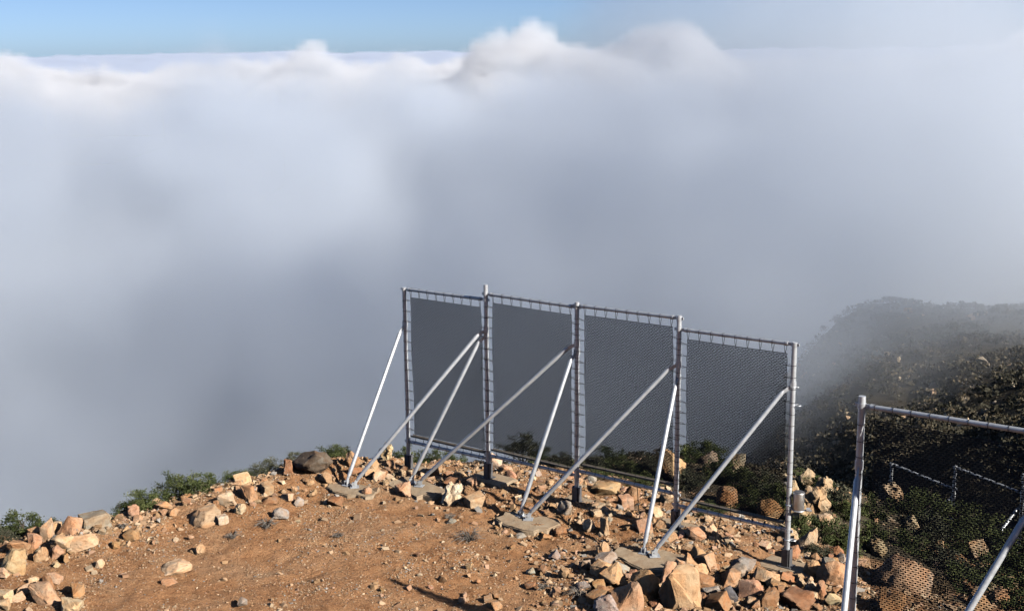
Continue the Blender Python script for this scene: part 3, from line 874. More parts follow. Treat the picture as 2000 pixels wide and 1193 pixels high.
# ------------------------------------------------------------------ rocks: x, y, width, height, tint, shape, label
NAMED = [
    (2.72, 19.04, 0.79, 0.73, 'tan', 'block', 'largest tan boulder with a dark shaded left face, at the bottom edge'),
    (2.12, 19.42, 0.69, 0.42, 'ochre', 'round', 'rounded brown boulder with a grey patch, left of the largest boulder'),
    (1.82, 18.85, 0.54, 0.49, 'pink', 'block', 'salmon pink boulder leaning among the big rocks at the bottom'),
    (2.60, 19.88, 0.42, 0.38, 'tan', 'block', 'pale tan block wedged above the largest boulder'),
    (1.48, 18.73, 0.47, 0.27, 'grey', 'round', 'grey rounded boulder cut by the bottom edge'),
    (1.66, 19.77, 0.39, 0.33, 'tan', 'block', 'tan block at the left end of the big boulder pile'),
    (3.49, 19.28, 0.26, 0.24, 'dark', 'block', 'small dark grey stone among the orange rubble below the rightmost post'),
    (3.89, 19.50, 0.44, 0.32, 'pink', 'slab', 'pinkish slab lying right of the dark grey stone'),
    (4.58, 19.18, 0.58, 0.37, 'brown', 'slab', 'split brown slab at the bottom near the nearest frame'),
    (5.06, 19.61, 0.29, 0.32, 'red', 'block', 'brick red block beside the nearest brace'),
    (4.93, 19.72, 0.20, 0.21, 'pale', 'round', 'pale round stone on top of the red rubble'),
    (5.16, 20.58, 0.34, 0.28, 'orange', 'round', 'orange stone right of the rightmost footing'),
    (5.43, 20.27, 0.57, 0.39, 'orange', 'round', 'broad orange boulder between the rightmost post and the nearest brace'),
    (4.09, 19.10, 0.35, 0.28, 'brown', 'block', 'brown broken rock left of the split slab'),
    (3.01, 20.53, 0.29, 0.25, 'orange', 'block', 'split orange rock right of the fourth concrete pad'),
    (2.77, 20.22, 0.27, 0.23, 'tan', 'block', 'tan rock touching the fourth concrete pad'),
    (1.81, 20.27, 0.30, 0.23, 'grey', 'block', 'grey pitted stone beside the fourth concrete pad'),
    (-7.86, 22.49, 0.53, 0.30, 'greybrown', 'box', 'squared grey brown boulder standing on the left rim'),
    (-8.19, 22.09, 0.43, 0.32, 'orange', 'block', 'orange tan block left of the squared boulder'),
    (-8.60, 22.03, 0.27, 0.39, 'tan', 'tall', 'upright pointed stone near the left shrub'),
    (-7.25, 22.91, 0.23, 0.24, 'tan', 'round', 'small round stone perched on the rim'),
    (-5.83, 22.75, 0.67, 0.28, 'tan', 'slab', 'long tan slab with a dark underside near the left rim'),
    (-5.49, 22.61, 0.22, 0.18, 'pale', 'box', 'small pale block in front of the long slab'),
    (-4.20, 25.39, 0.94, 0.40, 'black', 'round', 'dark shaded boulder on the skyline left of the braces'),  # dark tint paints the boulder's shaded side into its colour
    (-4.74, 25.36, 0.33, 0.30, 'brown', 'block', 'brown block on the skyline left of the dark boulder'),
    (-3.42, 25.81, 0.38, 0.31, 'orange', 'round', 'orange rounded rock behind the leftmost brace'),
    (-1.24, 23.83, 0.45, 0.48, 'bone', 'jag', 'jagged bone white rock between the second and third pads'),
    (-0.76, 23.63, 0.39, 0.28, 'tan', 'box', 'tan block right of the jagged white rock'),
    (-7.81, 21.66, 0.60, 0.27, 'cream', 'slab', 'cream slab tilted in front of the left rim'),
    (-8.15, 21.55, 0.40, 0.25, 'cream', 'slab', 'pale broken slab left of the tilted cream slab'),
    (-8.73, 20.81, 0.49, 0.42, 'tan', 'slab', 'leaning tan slab at the left picture edge'),
    (-8.43, 21.22, 0.30, 0.25, 'orange', 'block', 'orange stone near the leaning slab at the left edge'),
    (-8.21, 21.36, 0.30, 0.21, 'pink', 'block', 'pinkish stone right of the orange stone at the left edge'),
    (-7.69, 19.47, 0.55, 0.33, 'tan', 'block', 'tan slab in the bottom left corner'),
    (-7.13, 19.06, 0.50, 0.23, 'cream', 'block', 'cream boulder cut by the bottom edge at the left'),
    (-7.85, 19.97, 0.24, 0.26, 'brown', 'tall', 'pointed brown stone standing in the lower left'),
    (-5.89, 20.73, 0.53, 0.18, 'cream', 'slab', 'cream ledge beside the dark hollow'),
    (-5.87, 20.15, 0.28, 0.16, 'pink', 'slab', 'pink stone below the cream ledge'),
    (-5.65, 21.43, 0.23, 0.18, 'tan', 'round', 'lone tan stone on the bare ground at the left'),
    (1.20, 20.40, 0.23, 0.25, 'greybrown', 'tall', 'grey stone standing on the bare slope in the middle'),
    (1.56, 20.98, 0.31, 0.25, 'tan', 'block', 'tan rock with a black shadow left of the fourth pad'),
    (1.39, 22.35, 0.25, 0.21, 'pale', 'round', 'pale rock beyond the third pad'),
    (1.69, 22.17, 0.29, 0.31, 'tan', 'block', 'large tan rock in the shade strip right of the third pad'),
    (-0.39, 26.36, 0.32, 0.33, 'pale', 'tall', 'pale rock right behind the second post'),
    (1.88, 24.78, 0.68, 0.27, 'orange', 'slab', 'long orange rock behind the middle post'),
    (2.38, 24.51, 0.36, 0.27, 'brown', 'block', 'brown rock behind the third net foot'),
    (2.24, 24.03, 0.29, 0.24, 'tan', 'box', 'tan rock in front of the third net foot'),
    (2.73, 22.30, 0.27, 0.23, 'orange', 'round', 'orange stone left of the fourth footing'),
    (-4.48, 23.05, 0.34, 0.19, 'grey', 'round', 'pale grey flat stone left of the first pad'),
    (-4.28, 23.87, 0.25, 0.18, 'grey', 'round', 'rounded grey stone up the slope from the pale flat stone'),
    (-3.54, 23.83, 0.35, 0.20, 'brown', 'slab', 'brown stone in front of the first pad'),
    (-2.96, 24.31, 0.23, 0.16, 'pink', 'round', 'pink stone between the first and second pads'),
    (-5.25, 23.07, 0.26, 0.24, 'cream', 'block', 'cream block in the rubble heap on the left rim'),
    (-5.60, 23.54, 0.37, 0.26, 'cream', 'block', 'cream rock at the top of the rubble heap on the left rim'),
    (-5.20, 23.82, 0.46, 0.29, 'orange', 'block', 'orange rock crowning the rubble heap'),
    (-2.86, 27.32, 0.40, 0.37, 'cream', 'jag', 'craggy cream rock left of the leftmost post'),
    (-2.21, 24.29, 0.36, 0.27, 'tan', 'block', 'flat tan rock under the leftmost frame foot'),
    (3.49, 26.81, 0.65, 0.76, 'tan', 'tall', 'upright tan outcrop seen through the third net'),
    (4.59, 28.41, 0.49, 0.36, 'greybrown', 'round', 'low lichen covered rock behind the fourth net'),
    (5.19, 28.05, 0.49, 0.46, 'greybrown', 'block', 'leaning rock behind the fourth net'),
    (4.36, 24.56, 0.64, 0.41, 'ochre', 'round', 'ochre hump behind the fourth gutter'),
    (5.11, 23.89, 0.63, 0.36, 'ochre', 'round', 'ochre hump left of the metal can'),
    (6.65, 27.39, 0.48, 0.41, 'sand', 'round', 'sand coloured boulder at the top of the right outcrop'),
    (5.93, 25.51, 0.34, 0.31, 'sand', 'round', 'small sandy boulder beside the rightmost post'),
    (6.68, 25.81, 0.50, 0.44, 'sand', 'jag', 'craggy sandy rock on the right skyline'),
    (6.08, 24.32, 0.60, 0.57, 'sand', 'jag', 'big cracked sandy rock right of the metal can'),
    (5.62, 23.62, 0.48, 0.51, 'sand', 'jag', 'pitted sandy rock behind the metal can'),
    (6.84, 25.01, 0.38, 0.26, 'sand', 'round', 'sandy rock at the right end of the outcrop'),
    (7.00, 24.80, 0.29, 0.26, 'sand', 'round', 'last small sandy rock before the nearest brace'),
    (5.42, 22.05, 0.40, 0.52, 'sand', 'tall', 'leaning sandy slab below the metal can'),
    (5.19, 22.60, 0.36, 0.36, 'sand', 'block', 'sandy rock at the foot of the rightmost post'),
    (6.20, 23.92, 0.43, 0.29, 'sand', 'round', 'low sandy rock above the right shrub'),
    (8.70, 27.74, 0.70, 0.45, 'sand', 'jag', 'craggy rock on the shoulder seen through the nearest net'),
    (8.53, 25.63, 0.42, 0.32, 'sand', 'round', 'small rock among shrubs, seen through the nearest net'),
    (7.07, 23.27, 0.47, 0.29, 'sand', 'round', 'wide low rock right beside the nearest post'),
    (9.89, 25.52, 0.50, 0.50, 'sand', 'tall', 'upright rock among shrubs behind the nearest net'),
    (9.95, 25.23, 0.43, 0.30, 'sand', 'round', 'low rock beside the upright rock behind the nearest net'),
    (6.64, 20.36, 1.04, 0.60, 'tan', 'round', 'large tan rock mass behind the lower corner of the nearest net'),
    (8.14, 20.87, 0.49, 0.36, 'tan', 'block', 'tan rock behind the nearest net at the bottom edge'),
    (9.02, 22.04, 0.42, 0.31, 'tan', 'block', 'small tan rock left of the lower right brace'),
    (6.04, 18.96, 0.53, 0.37, 'ochre', 'block', 'ochre rock behind the nearest net in the bottom rubble'),
]
ZONES = {
    'left rim': [(-9.6, 22.32), (-8.05, 22.87), (-6.88, 23.97), (-5.81, 24.26), (-5.17, 25.23), (-4.74, 22.97), (-6.72, 22.29), (-7.91, 20.77), (-8.76, 20.2)] ,
    'skyline': [(-5.22, 24.39), (-4.15, 25.62), (-2.47, 26.19), (-1.14, 26.09), (-1.08, 24.53), (-3.16, 24.49), (-4.5, 23.85), (-5.02, 23.39)] ,
    'fence foot': [(-2.08, 26.84), (-0.47, 25.67), (1.32, 26.67), (3.27, 24.3), (5.16, 22.44), (4.53, 21.28), (2.91, 21.48), (1.14, 22.92), (-0.45, 24.3), (-1.71, 24.6)] ,
    'big pile': [(1.26, 18.81), (1.55, 20.61), (2.85, 21.07), (4.44, 20.83), (6.15, 22.53), (5.4, 19.02)] ,
    'lower left': [(-8.34, 19.14), (-8.76, 20.2), (-7.65, 20.55), (-6.48, 19.03)] ,
    'middle': [(-2.12, 22.13), (-0.04, 23.06), (1.82, 21.67), (1.42, 18.79), (-1.28, 18.98)] ,
    'open': [(-7.57, 20.57), (-6.45, 22.35), (-2.25, 23.65), (-0.04, 22.24), (-0.87, 18.96), (-6.21, 18.97)] ,
    'shoulder': [(7.88, 26.58), (10.2, 28.0), (11.38, 26.78), (9.45, 22.13), (5.66, 19.06)] ,
}

TINT = {'tan': (0.50, 0.35, 0.225), 'ochre': (0.40, 0.25, 0.135), 'pink': (0.48, 0.30, 0.20), 'grey': (0.36, 0.33, 0.295), 'dark': (0.13, 0.135, 0.14),
        'brown': (0.33, 0.195, 0.115), 'red': (0.39, 0.215, 0.13), 'pale': (0.60, 0.50, 0.38), 'orange': (0.47, 0.31, 0.19), 'greybrown': (0.33, 0.28, 0.215),
        'black': (0.15, 0.12, 0.095), 'bone': (0.66, 0.58, 0.44), 'cream': (0.62, 0.47, 0.315), 'sand': (0.47, 0.37, 0.25)}  # 'black' is the skyline boulder's shade, carried as base colour
rk = Mat('quartzite')
oi = rk.n('ShaderNodeObjectInfo')
rc = rk.coord('Object')
rv = rk.n('ShaderNodeVectorMath', operation='ADD')
rk.link(rc, rv.inputs[0])
rcomb = rk.n('ShaderNodeCombineXYZ')
for k in range(3): rk.link(rk.math('MULTIPLY', oi.outputs['Random'], 37.0 + 13 * k), rcomb.inputs[k])
rk.link(rcomb.outputs[0], rv.inputs[1])
rcoord = rv.outputs[0]
a1 = rk.noise(rcoord, 1.7, 6, 0.6, 0.6); a2 = rk.noise(rcoord, 7.0, 6, 0.65); a3 = rk.noise(rcoord, 26.0, 5, 0.7)
c1 = rk.mix(rk.ramp(a1, [(0.38, (0, 0, 0)), (0.62, (1, 1, 1))]), oi.outputs['Color'], rk.mix(1.0, oi.outputs['Color'], (1.05, 0.76, 0.55), 'MULTIPLY'))
c1 = rk.mix(0.7, oi.outputs['Color'], c1)
c1 = rk.mix(rk.ramp(rk.noise(rcoord, 2.6, 7, 0.7, 0.4), [(0.58, (0, 0, 0)), (0.66, (0.7, 0.7, 0.7))]), c1, (0.25, 0.225, 0.19))
c1 = rk.mix(0.8, c1, rk.ramp(a2, [(0.28, (0.55, 0.5, 0.46)), (0.5, (1, 1, 1)), (0.75, (1.2, 1.2, 1.2))]), 'MULTIPLY')
rk.base(c1)
rk.set(Roughness=0.9)
rk.bump(rk.math('ADD', rk.math('MULTIPLY', a2, 1.0), rk.math('MULTIPLY', a3, 0.5)), 0.55, 0.05)
M_rock = rk.m

def rock_mesh(seed, kind, detail):
    """a broken block about one unit across, resting on z = 0 with its middle at the origin"""
    rng = random.Random(seed)
    bm = bmesh.new()
    npt = {'box': 13, 'slab': 14, 'block': 15, 'round': 34, 'tall': 15, 'jag': 24}[kind] if detail else rng.choice((9, 10, 12))
    p = {'box': 8.0, 'slab': 5.0, 'block': 3.6, 'round': 2.2, 'tall': 3.4, 'jag': 2.8}[kind]
    if kind == 'box':
        for sx in (-1, 1):
            for sy in (-1, 1):
                for sz in (-1, 1):
                    bm.verts.new((sx * rng.uniform(0.38, 0.5), sy * rng.uniform(0.36, 0.5), sz * rng.uniform(0.36, 0.5)))
    for k in range(npt):
        v = Vector((rng.gauss(0, 1), rng.gauss(0, 1), rng.gauss(0, 1))).normalized()
        s = (abs(v.x) ** p + abs(v.y) ** p + abs(v.z) ** p) ** (-1 / p)
        bm.verts.new(v * s * 0.5 * rng.uniform(0.86, 1.0))
    r = bmesh.ops.convex_hull(bm, input=bm.verts)
    bmesh.ops.delete(bm, geom=list({g for g in r['geom_interior'] + r['geom_unused'] if isinstance(g, bmesh.types.BMVert) and g.is_valid}), context='VERTS')
    bmesh.ops.dissolve_limit(bm, angle_limit=R(14), verts=bm.verts, edges=bm.edges)
    if detail:
        bmesh.ops.bevel(bm, geom=list(bm.edges), offset=0.022 if kind != 'round' else 0.05, segments=1, affect='EDGES', clamp_overlap=True)
        bmesh.ops.triangulate(bm, faces=bm.faces)
        for q in range(detail):
            bmesh.ops.subdivide_edges(bm, edges=[e for e in bm.edges if e.calc_length() > 0.13 / (q + 1)], cuts=1)
            bmesh.ops.triangulate(bm, faces=bm.faces)
        bm.normal_update()
        C = np.array([v.co[:] for v in bm.verts])
        amp = {'jag': 0.13, 'round': 0.035}.get(kind, 0.045)
        nz = fbm(C[:, 0] * 3.3 + seed, C[:, 1] * 3.3, 3, seed, 0.55, C[:, 2] * 3.3)
        nz2 = fbm(C[:, 0] * 11 + seed, C[:, 1] * 11, 2, seed + 5, 0.5, C[:, 2] * 11)
        for v, a, b2 in zip(list(bm.verts), nz, nz2):
            v.co += v.normal * (amp * a + 0.016 * b2)
    bmesh.ops.triangulate(bm, faces=bm.faces)
    bmesh.ops.recalc_face_normals(bm, faces=bm.faces)
    C = np.array([v.co[:] for v in bm.verts])
    lo, hi = C.min(0), C.max(0)
    for v in bm.verts:
        v.co = Vector([(v.co[k] - (lo[k] + hi[k]) / 2) / (hi[k] - lo[k]) for k in range(3)])
    me = bpy.data.meshes.new('rock')
    bm.to_mesh(me); bm.free()
    me.materials.append(M_rock)
    if detail:
        me.shade_smooth(); me.set_sharp_from_angle(angle=R(22))
    return me
KINDS = ('box', 'slab', 'block', 'round', 'tall', 'jag')
BIG = {k: [rock_mesh(100 + 10 * i + j, k, 2) for j in range(3)] for i, k in enumerate(KINDS)}
SMALL = [rock_mesh(300 + j, random.choice(('block', 'box', 'slab', 'round', 'tall')), 0) for j in range(26)]
MID = [rock_mesh(400 + j, ('block', 'box', 'slab', 'round', 'block', 'tall')[j % 6], 1) for j in range(12)]
rr = random.Random(17)
def jitter(c, a=0.12):
    f_ = 1 + rr.uniform(-a, a)
    return tuple(max(0.02, min(0.9, q * f_ * (1 + rr.uniform(-0.05, 0.05)))) for q in c)
def put_rock(me, x, y, w, d, h, rot, tint, sink=0.28, zadd=0.0):
    o = link('rock', me)
    z = gz(x, y)
    o.scale = (w, d, h)
    o.rotation_euler = rot
    o.location = (x, y, z + h * (0.5 - sink) + zadd)
    o.color = (*tint, 1)
    return o
PLACED = []
for i, (x, y, w, h, t, k, lab) in enumerate(NAMED):
    me = BIG[k][i % 3]
    hh = h * (1.12 if k in ('slab',) else 1.3)
    if k == 'slab': rot = (rr.uniform(-0.25, 0.25), rr.uniform(-0.2, 0.2), rr.uniform(-0.5, 0.5))
    elif k == 'box': rot = (rr.uniform(-0.12, 0.12), rr.uniform(-0.15, 0.15), rr.uniform(0.2, 0.9))
    else: rot = (rr.uniform(-0.3, 0.3), rr.uniform(-0.3, 0.3), rr.uniform(0, 6.28))
    dp = w * rr.uniform(0.7, 0.95) if k != 'tall' else w * 0.8
    o = put_rock(me, x, y, w, dp, hh, rot, jitter(TINT[t], 0.06), 0.26)
    tag(o, lab, 'rock', 'single large rocks')
    PLACED.append((x, y, w * 0.5))
def in_poly(x, y, pts):
    c = False
    for i in range(len(pts)):
        (x1, y1), (x2, y2) = pts[i], pts[(i + 1) % len(pts)]
        if (y1 > y) != (y2 > y) and x < (x2 - x1) * (y - y1) / (y2 - y1) + x1: c = not c
    return c
PADXY = [(c, hx) for c, hx, hy, z, l in PADS] + [((p[0], p[1]), 0.42) for p in POSTS]
def clear(x, y, r):
    for (qx, qy), h in PADXY:
        if math.hypot(x - qx, y - qy) < r + h * 0.75: return False
    return True
def zone_points(zone, n, rmin, rmax, power=2.0, free=0.85):
    pts = ZONES[zone]; out = []
    x0, x1 = min(p[0] for p in pts), max(p[0] for p in pts)
    y0, y1 = min(p[1] for p in pts), max(p[1] for p in pts)
    tries = 0
    while len(out) < n and tries < n * 60:
        tries += 1
        x, y = rr.uniform(x0, x1), rr.uniform(y0, y1)
        if not in_poly(x, y, pts): continue
        s = rmin + (rmax - rmin) * rr.random() ** power
        if not clear(x, y, s * 0.5): continue
        if any(math.hypot(x - a, y - b) < (s * 0.5 + r) * free for a, b, r in PLACED): continue
        PLACED.append((x, y, s * 0.5)); out.append((x, y, s))
    return out
ZLAB = {'left rim': ('ochre stone in the rubble strip along the left rim', ('tan', 'orange', 'cream', 'ochre', 'greybrown')),
        'skyline': ('broken stone in the rubble behind the first two brace pads', ('tan', 'cream', 'orange', 'brown')),
        'fence foot': ('stone in the rubble strip under the net frame', ('tan', 'cream', 'orange', 'pink', 'grey')),
        'big pile': ('angular stone in the rock pile at the bottom right', ('tan', 'orange', 'pink', 'cream', 'grey', 'brown', 'ochre', 'red')),
        'lower left': ('stone lying in the lower left corner', ('tan', 'ochre', 'cream')),
        'middle': ('stone scattered on the slope left of the rock pile', ('tan', 'orange', 'grey', 'ochre', 'brown')),
        'open': ('small stone on the open trodden ground', ('tan', 'ochre', 'cream', 'pink', 'grey')),
        'shoulder': ('stone on the shrubby shoulder behind the nearest net', ('sand', 'tan', 'greybrown'))}
NUM = {'left rim': (34, 0.14, 0.40), 'skyline': (34, 0.14, 0.38), 'fence foot': (46, 0.13, 0.36), 'big pile': (76, 0.16, 0.5), 'lower left': (8, 0.14, 0.4), 'middle': (22, 0.11, 0.26), 'open': (12, 0.10, 0.22), 'shoulder': (16, 0.16, 0.4)}
LAND = [(c, q) for c, q in (((-3.30, 24.62), 'the first concrete pad'), ((-1.98, 24.60), 'the second concrete pad'), ((0.24, 22.62), 'the third concrete pad'), ((2.38, 20.72), 'the fourth concrete pad'),
        ((POSTS[0][0], POSTS[0][1]), 'the leftmost post'), ((POSTS[1][0], POSTS[1][1]), 'the second post'), ((POSTS[2][0], POSTS[2][1]), 'the middle post'), ((POSTS[3][0], POSTS[3][1]), 'the fourth post'), ((POSTS[4][0], POSTS[4][1]), 'the rightmost post'))]
SHORT = {'largest tan boulder with': 'the largest boulder', 'small dark grey': 'the dark grey stone', 'split brown slab': 'the split brown slab', 'brick red block': 'the brick red block', 'squared grey brown': 'the squared rim boulder',
         'long tan slab': 'the long tan slab', 'dark shaded boulder': 'the dark skyline boulder', 'jagged bone': 'the jagged white rock', 'tilted': 'the tilted slab', 'leaning tan slab': 'the leaning left slab', 'cream ledge': 'the cream ledge',
         'tan slab in the bottom': 'the bottom left slab', 'lone tan stone': 'the lone tan stone', 'cream rock at the top': 'the rubble heap', 'long orange rock': 'the long orange rock', 'broad orange boulder': 'the broad orange boulder',
         'large tan rock mass': 'the tan rock mass behind the net', 'upright rock among': 'the upright shoulder rock', 'craggy rock on the shoulder': 'the craggy shoulder rock', 'grey stone standing': 'the standing grey stone', 'salmon pink': 'the salmon pink boulder', 'brown broken rock': 'the brown broken rock'}
for x, y, w, h, t, k, lab in NAMED:
    for s_, q in SHORT.items():
        if lab.startswith(s_) or (s_ == 'tilted' and 'slab tilted' in lab): LAND.append(((x, y), q))
CW = {'tan': 'tan', 'ochre': 'ochre', 'pink': 'pinkish', 'grey': 'grey', 'brown': 'brown', 'red': 'reddish', 'orange': 'orange', 'cream': 'cream', 'sand': 'sandy', 'greybrown': 'grey brown'}
LOOSE = []
for z, (n_, a, b2) in NUM.items():
    for x, y, s in zone_points(z, n_, a, b2, 1.6):
        lab, tints = ZLAB[z]
        t = rr.choice(tints)
        o = put_rock(rr.choice(MID), x, y, s * rr.uniform(0.85, 1.25), s * rr.uniform(0.65, 1.0), s * rr.uniform(0.55, 0.95),
                     (rr.uniform(-0.5, 0.5), rr.uniform(-0.5, 0.5), rr.uniform(0, 6.28)), jitter(TINT[t]), rr.uniform(0.15, 0.35))
        (lx, ly), lq = min(LAND, key=lambda e: math.hypot(e[0][0] - x, e[0][1] - y))
        dx, dy = x - lx, y - ly
        rel = ('right of' if dx > 0 else 'left of') if abs(dx) > abs(dy) else ('behind' if dy > 0 else 'in front of')
        size = 'small' if s < 0.19 else ('middling' if s < 0.28 else 'large')
        LOOSE.append([o, z, '%s %s' % (size, CW[t]), '%s %s' % (rel, lq), math.hypot(dx, dy)])
ORD = ['nearest', 'second nearest', 'third nearest', 'fourth nearest', 'fifth nearest', 'sixth nearest', 'seventh nearest', 'eighth nearest']
by = {}
for e in LOOSE: by.setdefault((e[2], e[3]), []).append(e)
for (q1, q2), es in by.items():
    es.sort(key=lambda e: e[4])
    for i, e in enumerate(es):
        lab = '%s stone lying %s' % (q1, q2) if len(es) == 1 else '%s of the %s stones %s' % (ORD[min(i, 7)], q1, q2)
        tag(e[0], lab, 'rock', 'loose stones of the ' + e[1])

# the uncountable rest: rubble (hull stones) and grit (tiny chips), one object each
def scatter_mesh(name, protos, pts, mat):
    V, F, Cc, base = [], [], [], 0
    PV = []
    for me in protos:
        v = np.empty(len(me.vertices) * 3, np.float32); me.vertices.foreach_get('co', v)
        f = np.empty(len(me.polygons) * 3, np.int32); me.polygons.foreach_get('vertices', f)
        PV.append((v.reshape(-1, 3), f.reshape(-1, 3)))
    rng = np.random.default_rng(8)
    for (x, y, z, s, c) in pts:
        v, f = PV[rng.integers(len(PV))]
        a, b2, g = rng.uniform(0, 6.28), rng.uniform(-0.6, 0.6), rng.uniform(-0.6, 0.6)
        Rm = np.array(Matrix.Rotation(a, 3, 'Z') @ Matrix.Rotation(b2, 3, 'X') @ Matrix.Rotation(g, 3, 'Y'))
        V.append((v * (s * rng.uniform(0.8, 1.25), s * rng.uniform(0.6, 1.0), s * rng.uniform(0.45, 0.85))) @ Rm.T + (x, y, z + s * rng.uniform(-0.02, 0.14)))
        F.append(f + base); base += len(v)
        Cc.append(np.tile((*c, 1.0), (len(v), 1)))
    me = np_mesh(name, np.concatenate(V), np.concatenate(F), mat)
    at_ = me.attributes.new('tint', 'FLOAT_COLOR', 'POINT')
    at_.data.foreach_set('color', np.concatenate(Cc).astype(np.float32).ravel())
    return link(name, me)
gm = Mat('loose_stone')
ga = gm.n('ShaderNodeAttribute', attribute_name='tint')
gm.base(gm.mix(0.7, ga.outputs['Color'], gm.ramp(gm.noise(gm.coord('Object'), 14, 5, 0.65), [(0.28, (0.5, 0.46, 0.43)), (0.5, (1, 1, 1)), (0.75, (1.2, 1.2, 1.2))]), 'MULTIPLY'))
gm.set(Roughness=0.92)
TL = [TINT[k] for k in ('tan', 'orange', 'cream', 'ochre', 'pink', 'brown', 'grey', 'tan', 'orange', 'ochre')]
def field_points(n, smin, smax, power, seed, floor=0.06, x0=-11.0, x1=9.5, y0=17.6, y1=29.5):
    rng = np.random.default_rng(seed); M = 4
    x = rng.uniform(x0, x1, n * M); y = rng.uniform(y0, y1, n * M)
    rd = rim_dist(x, y)
    # thick along the rim, under the frame and in the pile; thin on the trodden middle
    dens = np.maximum(smooth01(rd, 2.2, 0.2) * smooth01(rd, -1.6, -0.2), floor)
    fl = (y - (24.69 - 0.8 * x)) * 0.78
    dens = np.maximum(dens, smooth01(-np.abs(fl + 0.6), -2.2, -0.6) * (x > -3.5) * 0.75)
    dens = np.maximum(dens, smooth01(x, 0.6, 2.0) * smooth01(-y, -21.6, -20.4))
    dens = np.maximum(dens, 0.45 * smooth01(x, -1.5, 0.8) * smooth01(-y, -22.5, -21.5))
    dens *= (0.3 + 1.3 * smooth01(fbm(x / 0.9, y / 0.9, 3, 90), -0.25, 0.75))
    dens = np.where(rd < -1.7, 0.05, dens)
    keep = rng.random(n * M) < dens
    x, y = x[keep][:n], y[keep][:n]
    s = smin * (smax / smin) ** (rng.random(len(x)) ** power)
    z = height(x, y)
    out = []
    for a, b2, c, q in zip(x, y, z, s):
        if q > 0.05 and not clear(a, b2, 0): continue
        t = TL[rng.integers(len(TL))]
        f_ = rng.uniform(0.6, 1.05)
        out.append((a, b2, c, q, tuple(min(0.85, k * f_) for k in t)))
    return out
o = scatter_mesh('rubble', SMALL, field_points(10500, 0.04, 0.15, 1.8, 4, 0.05), gm.m)
tag(o, 'countless small ochre stones strewn over the terrace', 'rubble', kind='stuff')
CH = [rock_mesh(500 + j, 'block', 0) for j in range(4)]
chip = bpy.data.meshes.new('chip')
chip.from_pydata([(0.5, 0, 0), (-0.45, 0.1, 0), (0, 0.5, 0.05), (0.05, -0.5, 0), (0, 0.1, 0.5), (0.1, 0, -0.5)], [], [(0, 2, 4), (2, 1, 4), (1, 3, 4), (3, 0, 4), (2, 0, 5), (1, 2, 5), (3, 1, 5), (0, 3, 5)])
o = scatter_mesh('gravel', [chip], field_points(70000, 0.014, 0.055, 1.7, 5, 0.5), gm.m)
tag(o, 'fine gravel and grit on the ochre soil', 'gravel', kind='stuff')

# ------------------------------------------------------------------ vegetation
def leaf_mat(name, dark, mid, light):
    l = Mat(name)
    oi_ = l.n('ShaderNodeObjectInfo')
    nz = l.noise(l.coord('Object'), 5.0, 4, 0.6)
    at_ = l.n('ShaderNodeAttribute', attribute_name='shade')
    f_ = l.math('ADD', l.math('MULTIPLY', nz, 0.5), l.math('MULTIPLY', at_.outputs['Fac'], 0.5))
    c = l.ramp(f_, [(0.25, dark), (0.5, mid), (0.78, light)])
    hv = l.n('ShaderNodeHueSaturation')
    l.link(c, hv.inputs['Color'])
    l.link(l.math('ADD', 0.72, l.math('MULTIPLY', oi_.outputs['Random'], 0.5)), hv.inputs['Value'])
    l.base(hv.outputs[0])
    l.set(Roughness=0.7)
    return l.m
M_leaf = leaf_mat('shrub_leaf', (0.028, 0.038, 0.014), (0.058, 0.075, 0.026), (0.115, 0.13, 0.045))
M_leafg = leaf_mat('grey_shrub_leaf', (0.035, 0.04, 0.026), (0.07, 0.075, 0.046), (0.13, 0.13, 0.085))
M_dry = leaf_mat('dry_shrub', (0.06, 0.045, 0.028), (0.12, 0.085, 0.05), (0.22, 0.16, 0.09))
mm = Mat('woody_stem'); mm.base(mm.ramp(mm.noise(mm.coord(), 20, 4), [(0.3, (0.05, 0.04, 0.03)), (0.7, (0.13, 0.105, 0.08))])); mm.set(Roughness=0.9); M_stem = mm.m
mm = Mat('dead_twig'); mm.base(mm.ramp(mm.noise(mm.coord(), 20, 4), [(0.3, (0.10, 0.09, 0.08)), (0.7, (0.26, 0.23, 0.20))])); mm.set(Roughness=0.9); M_twig = mm.m

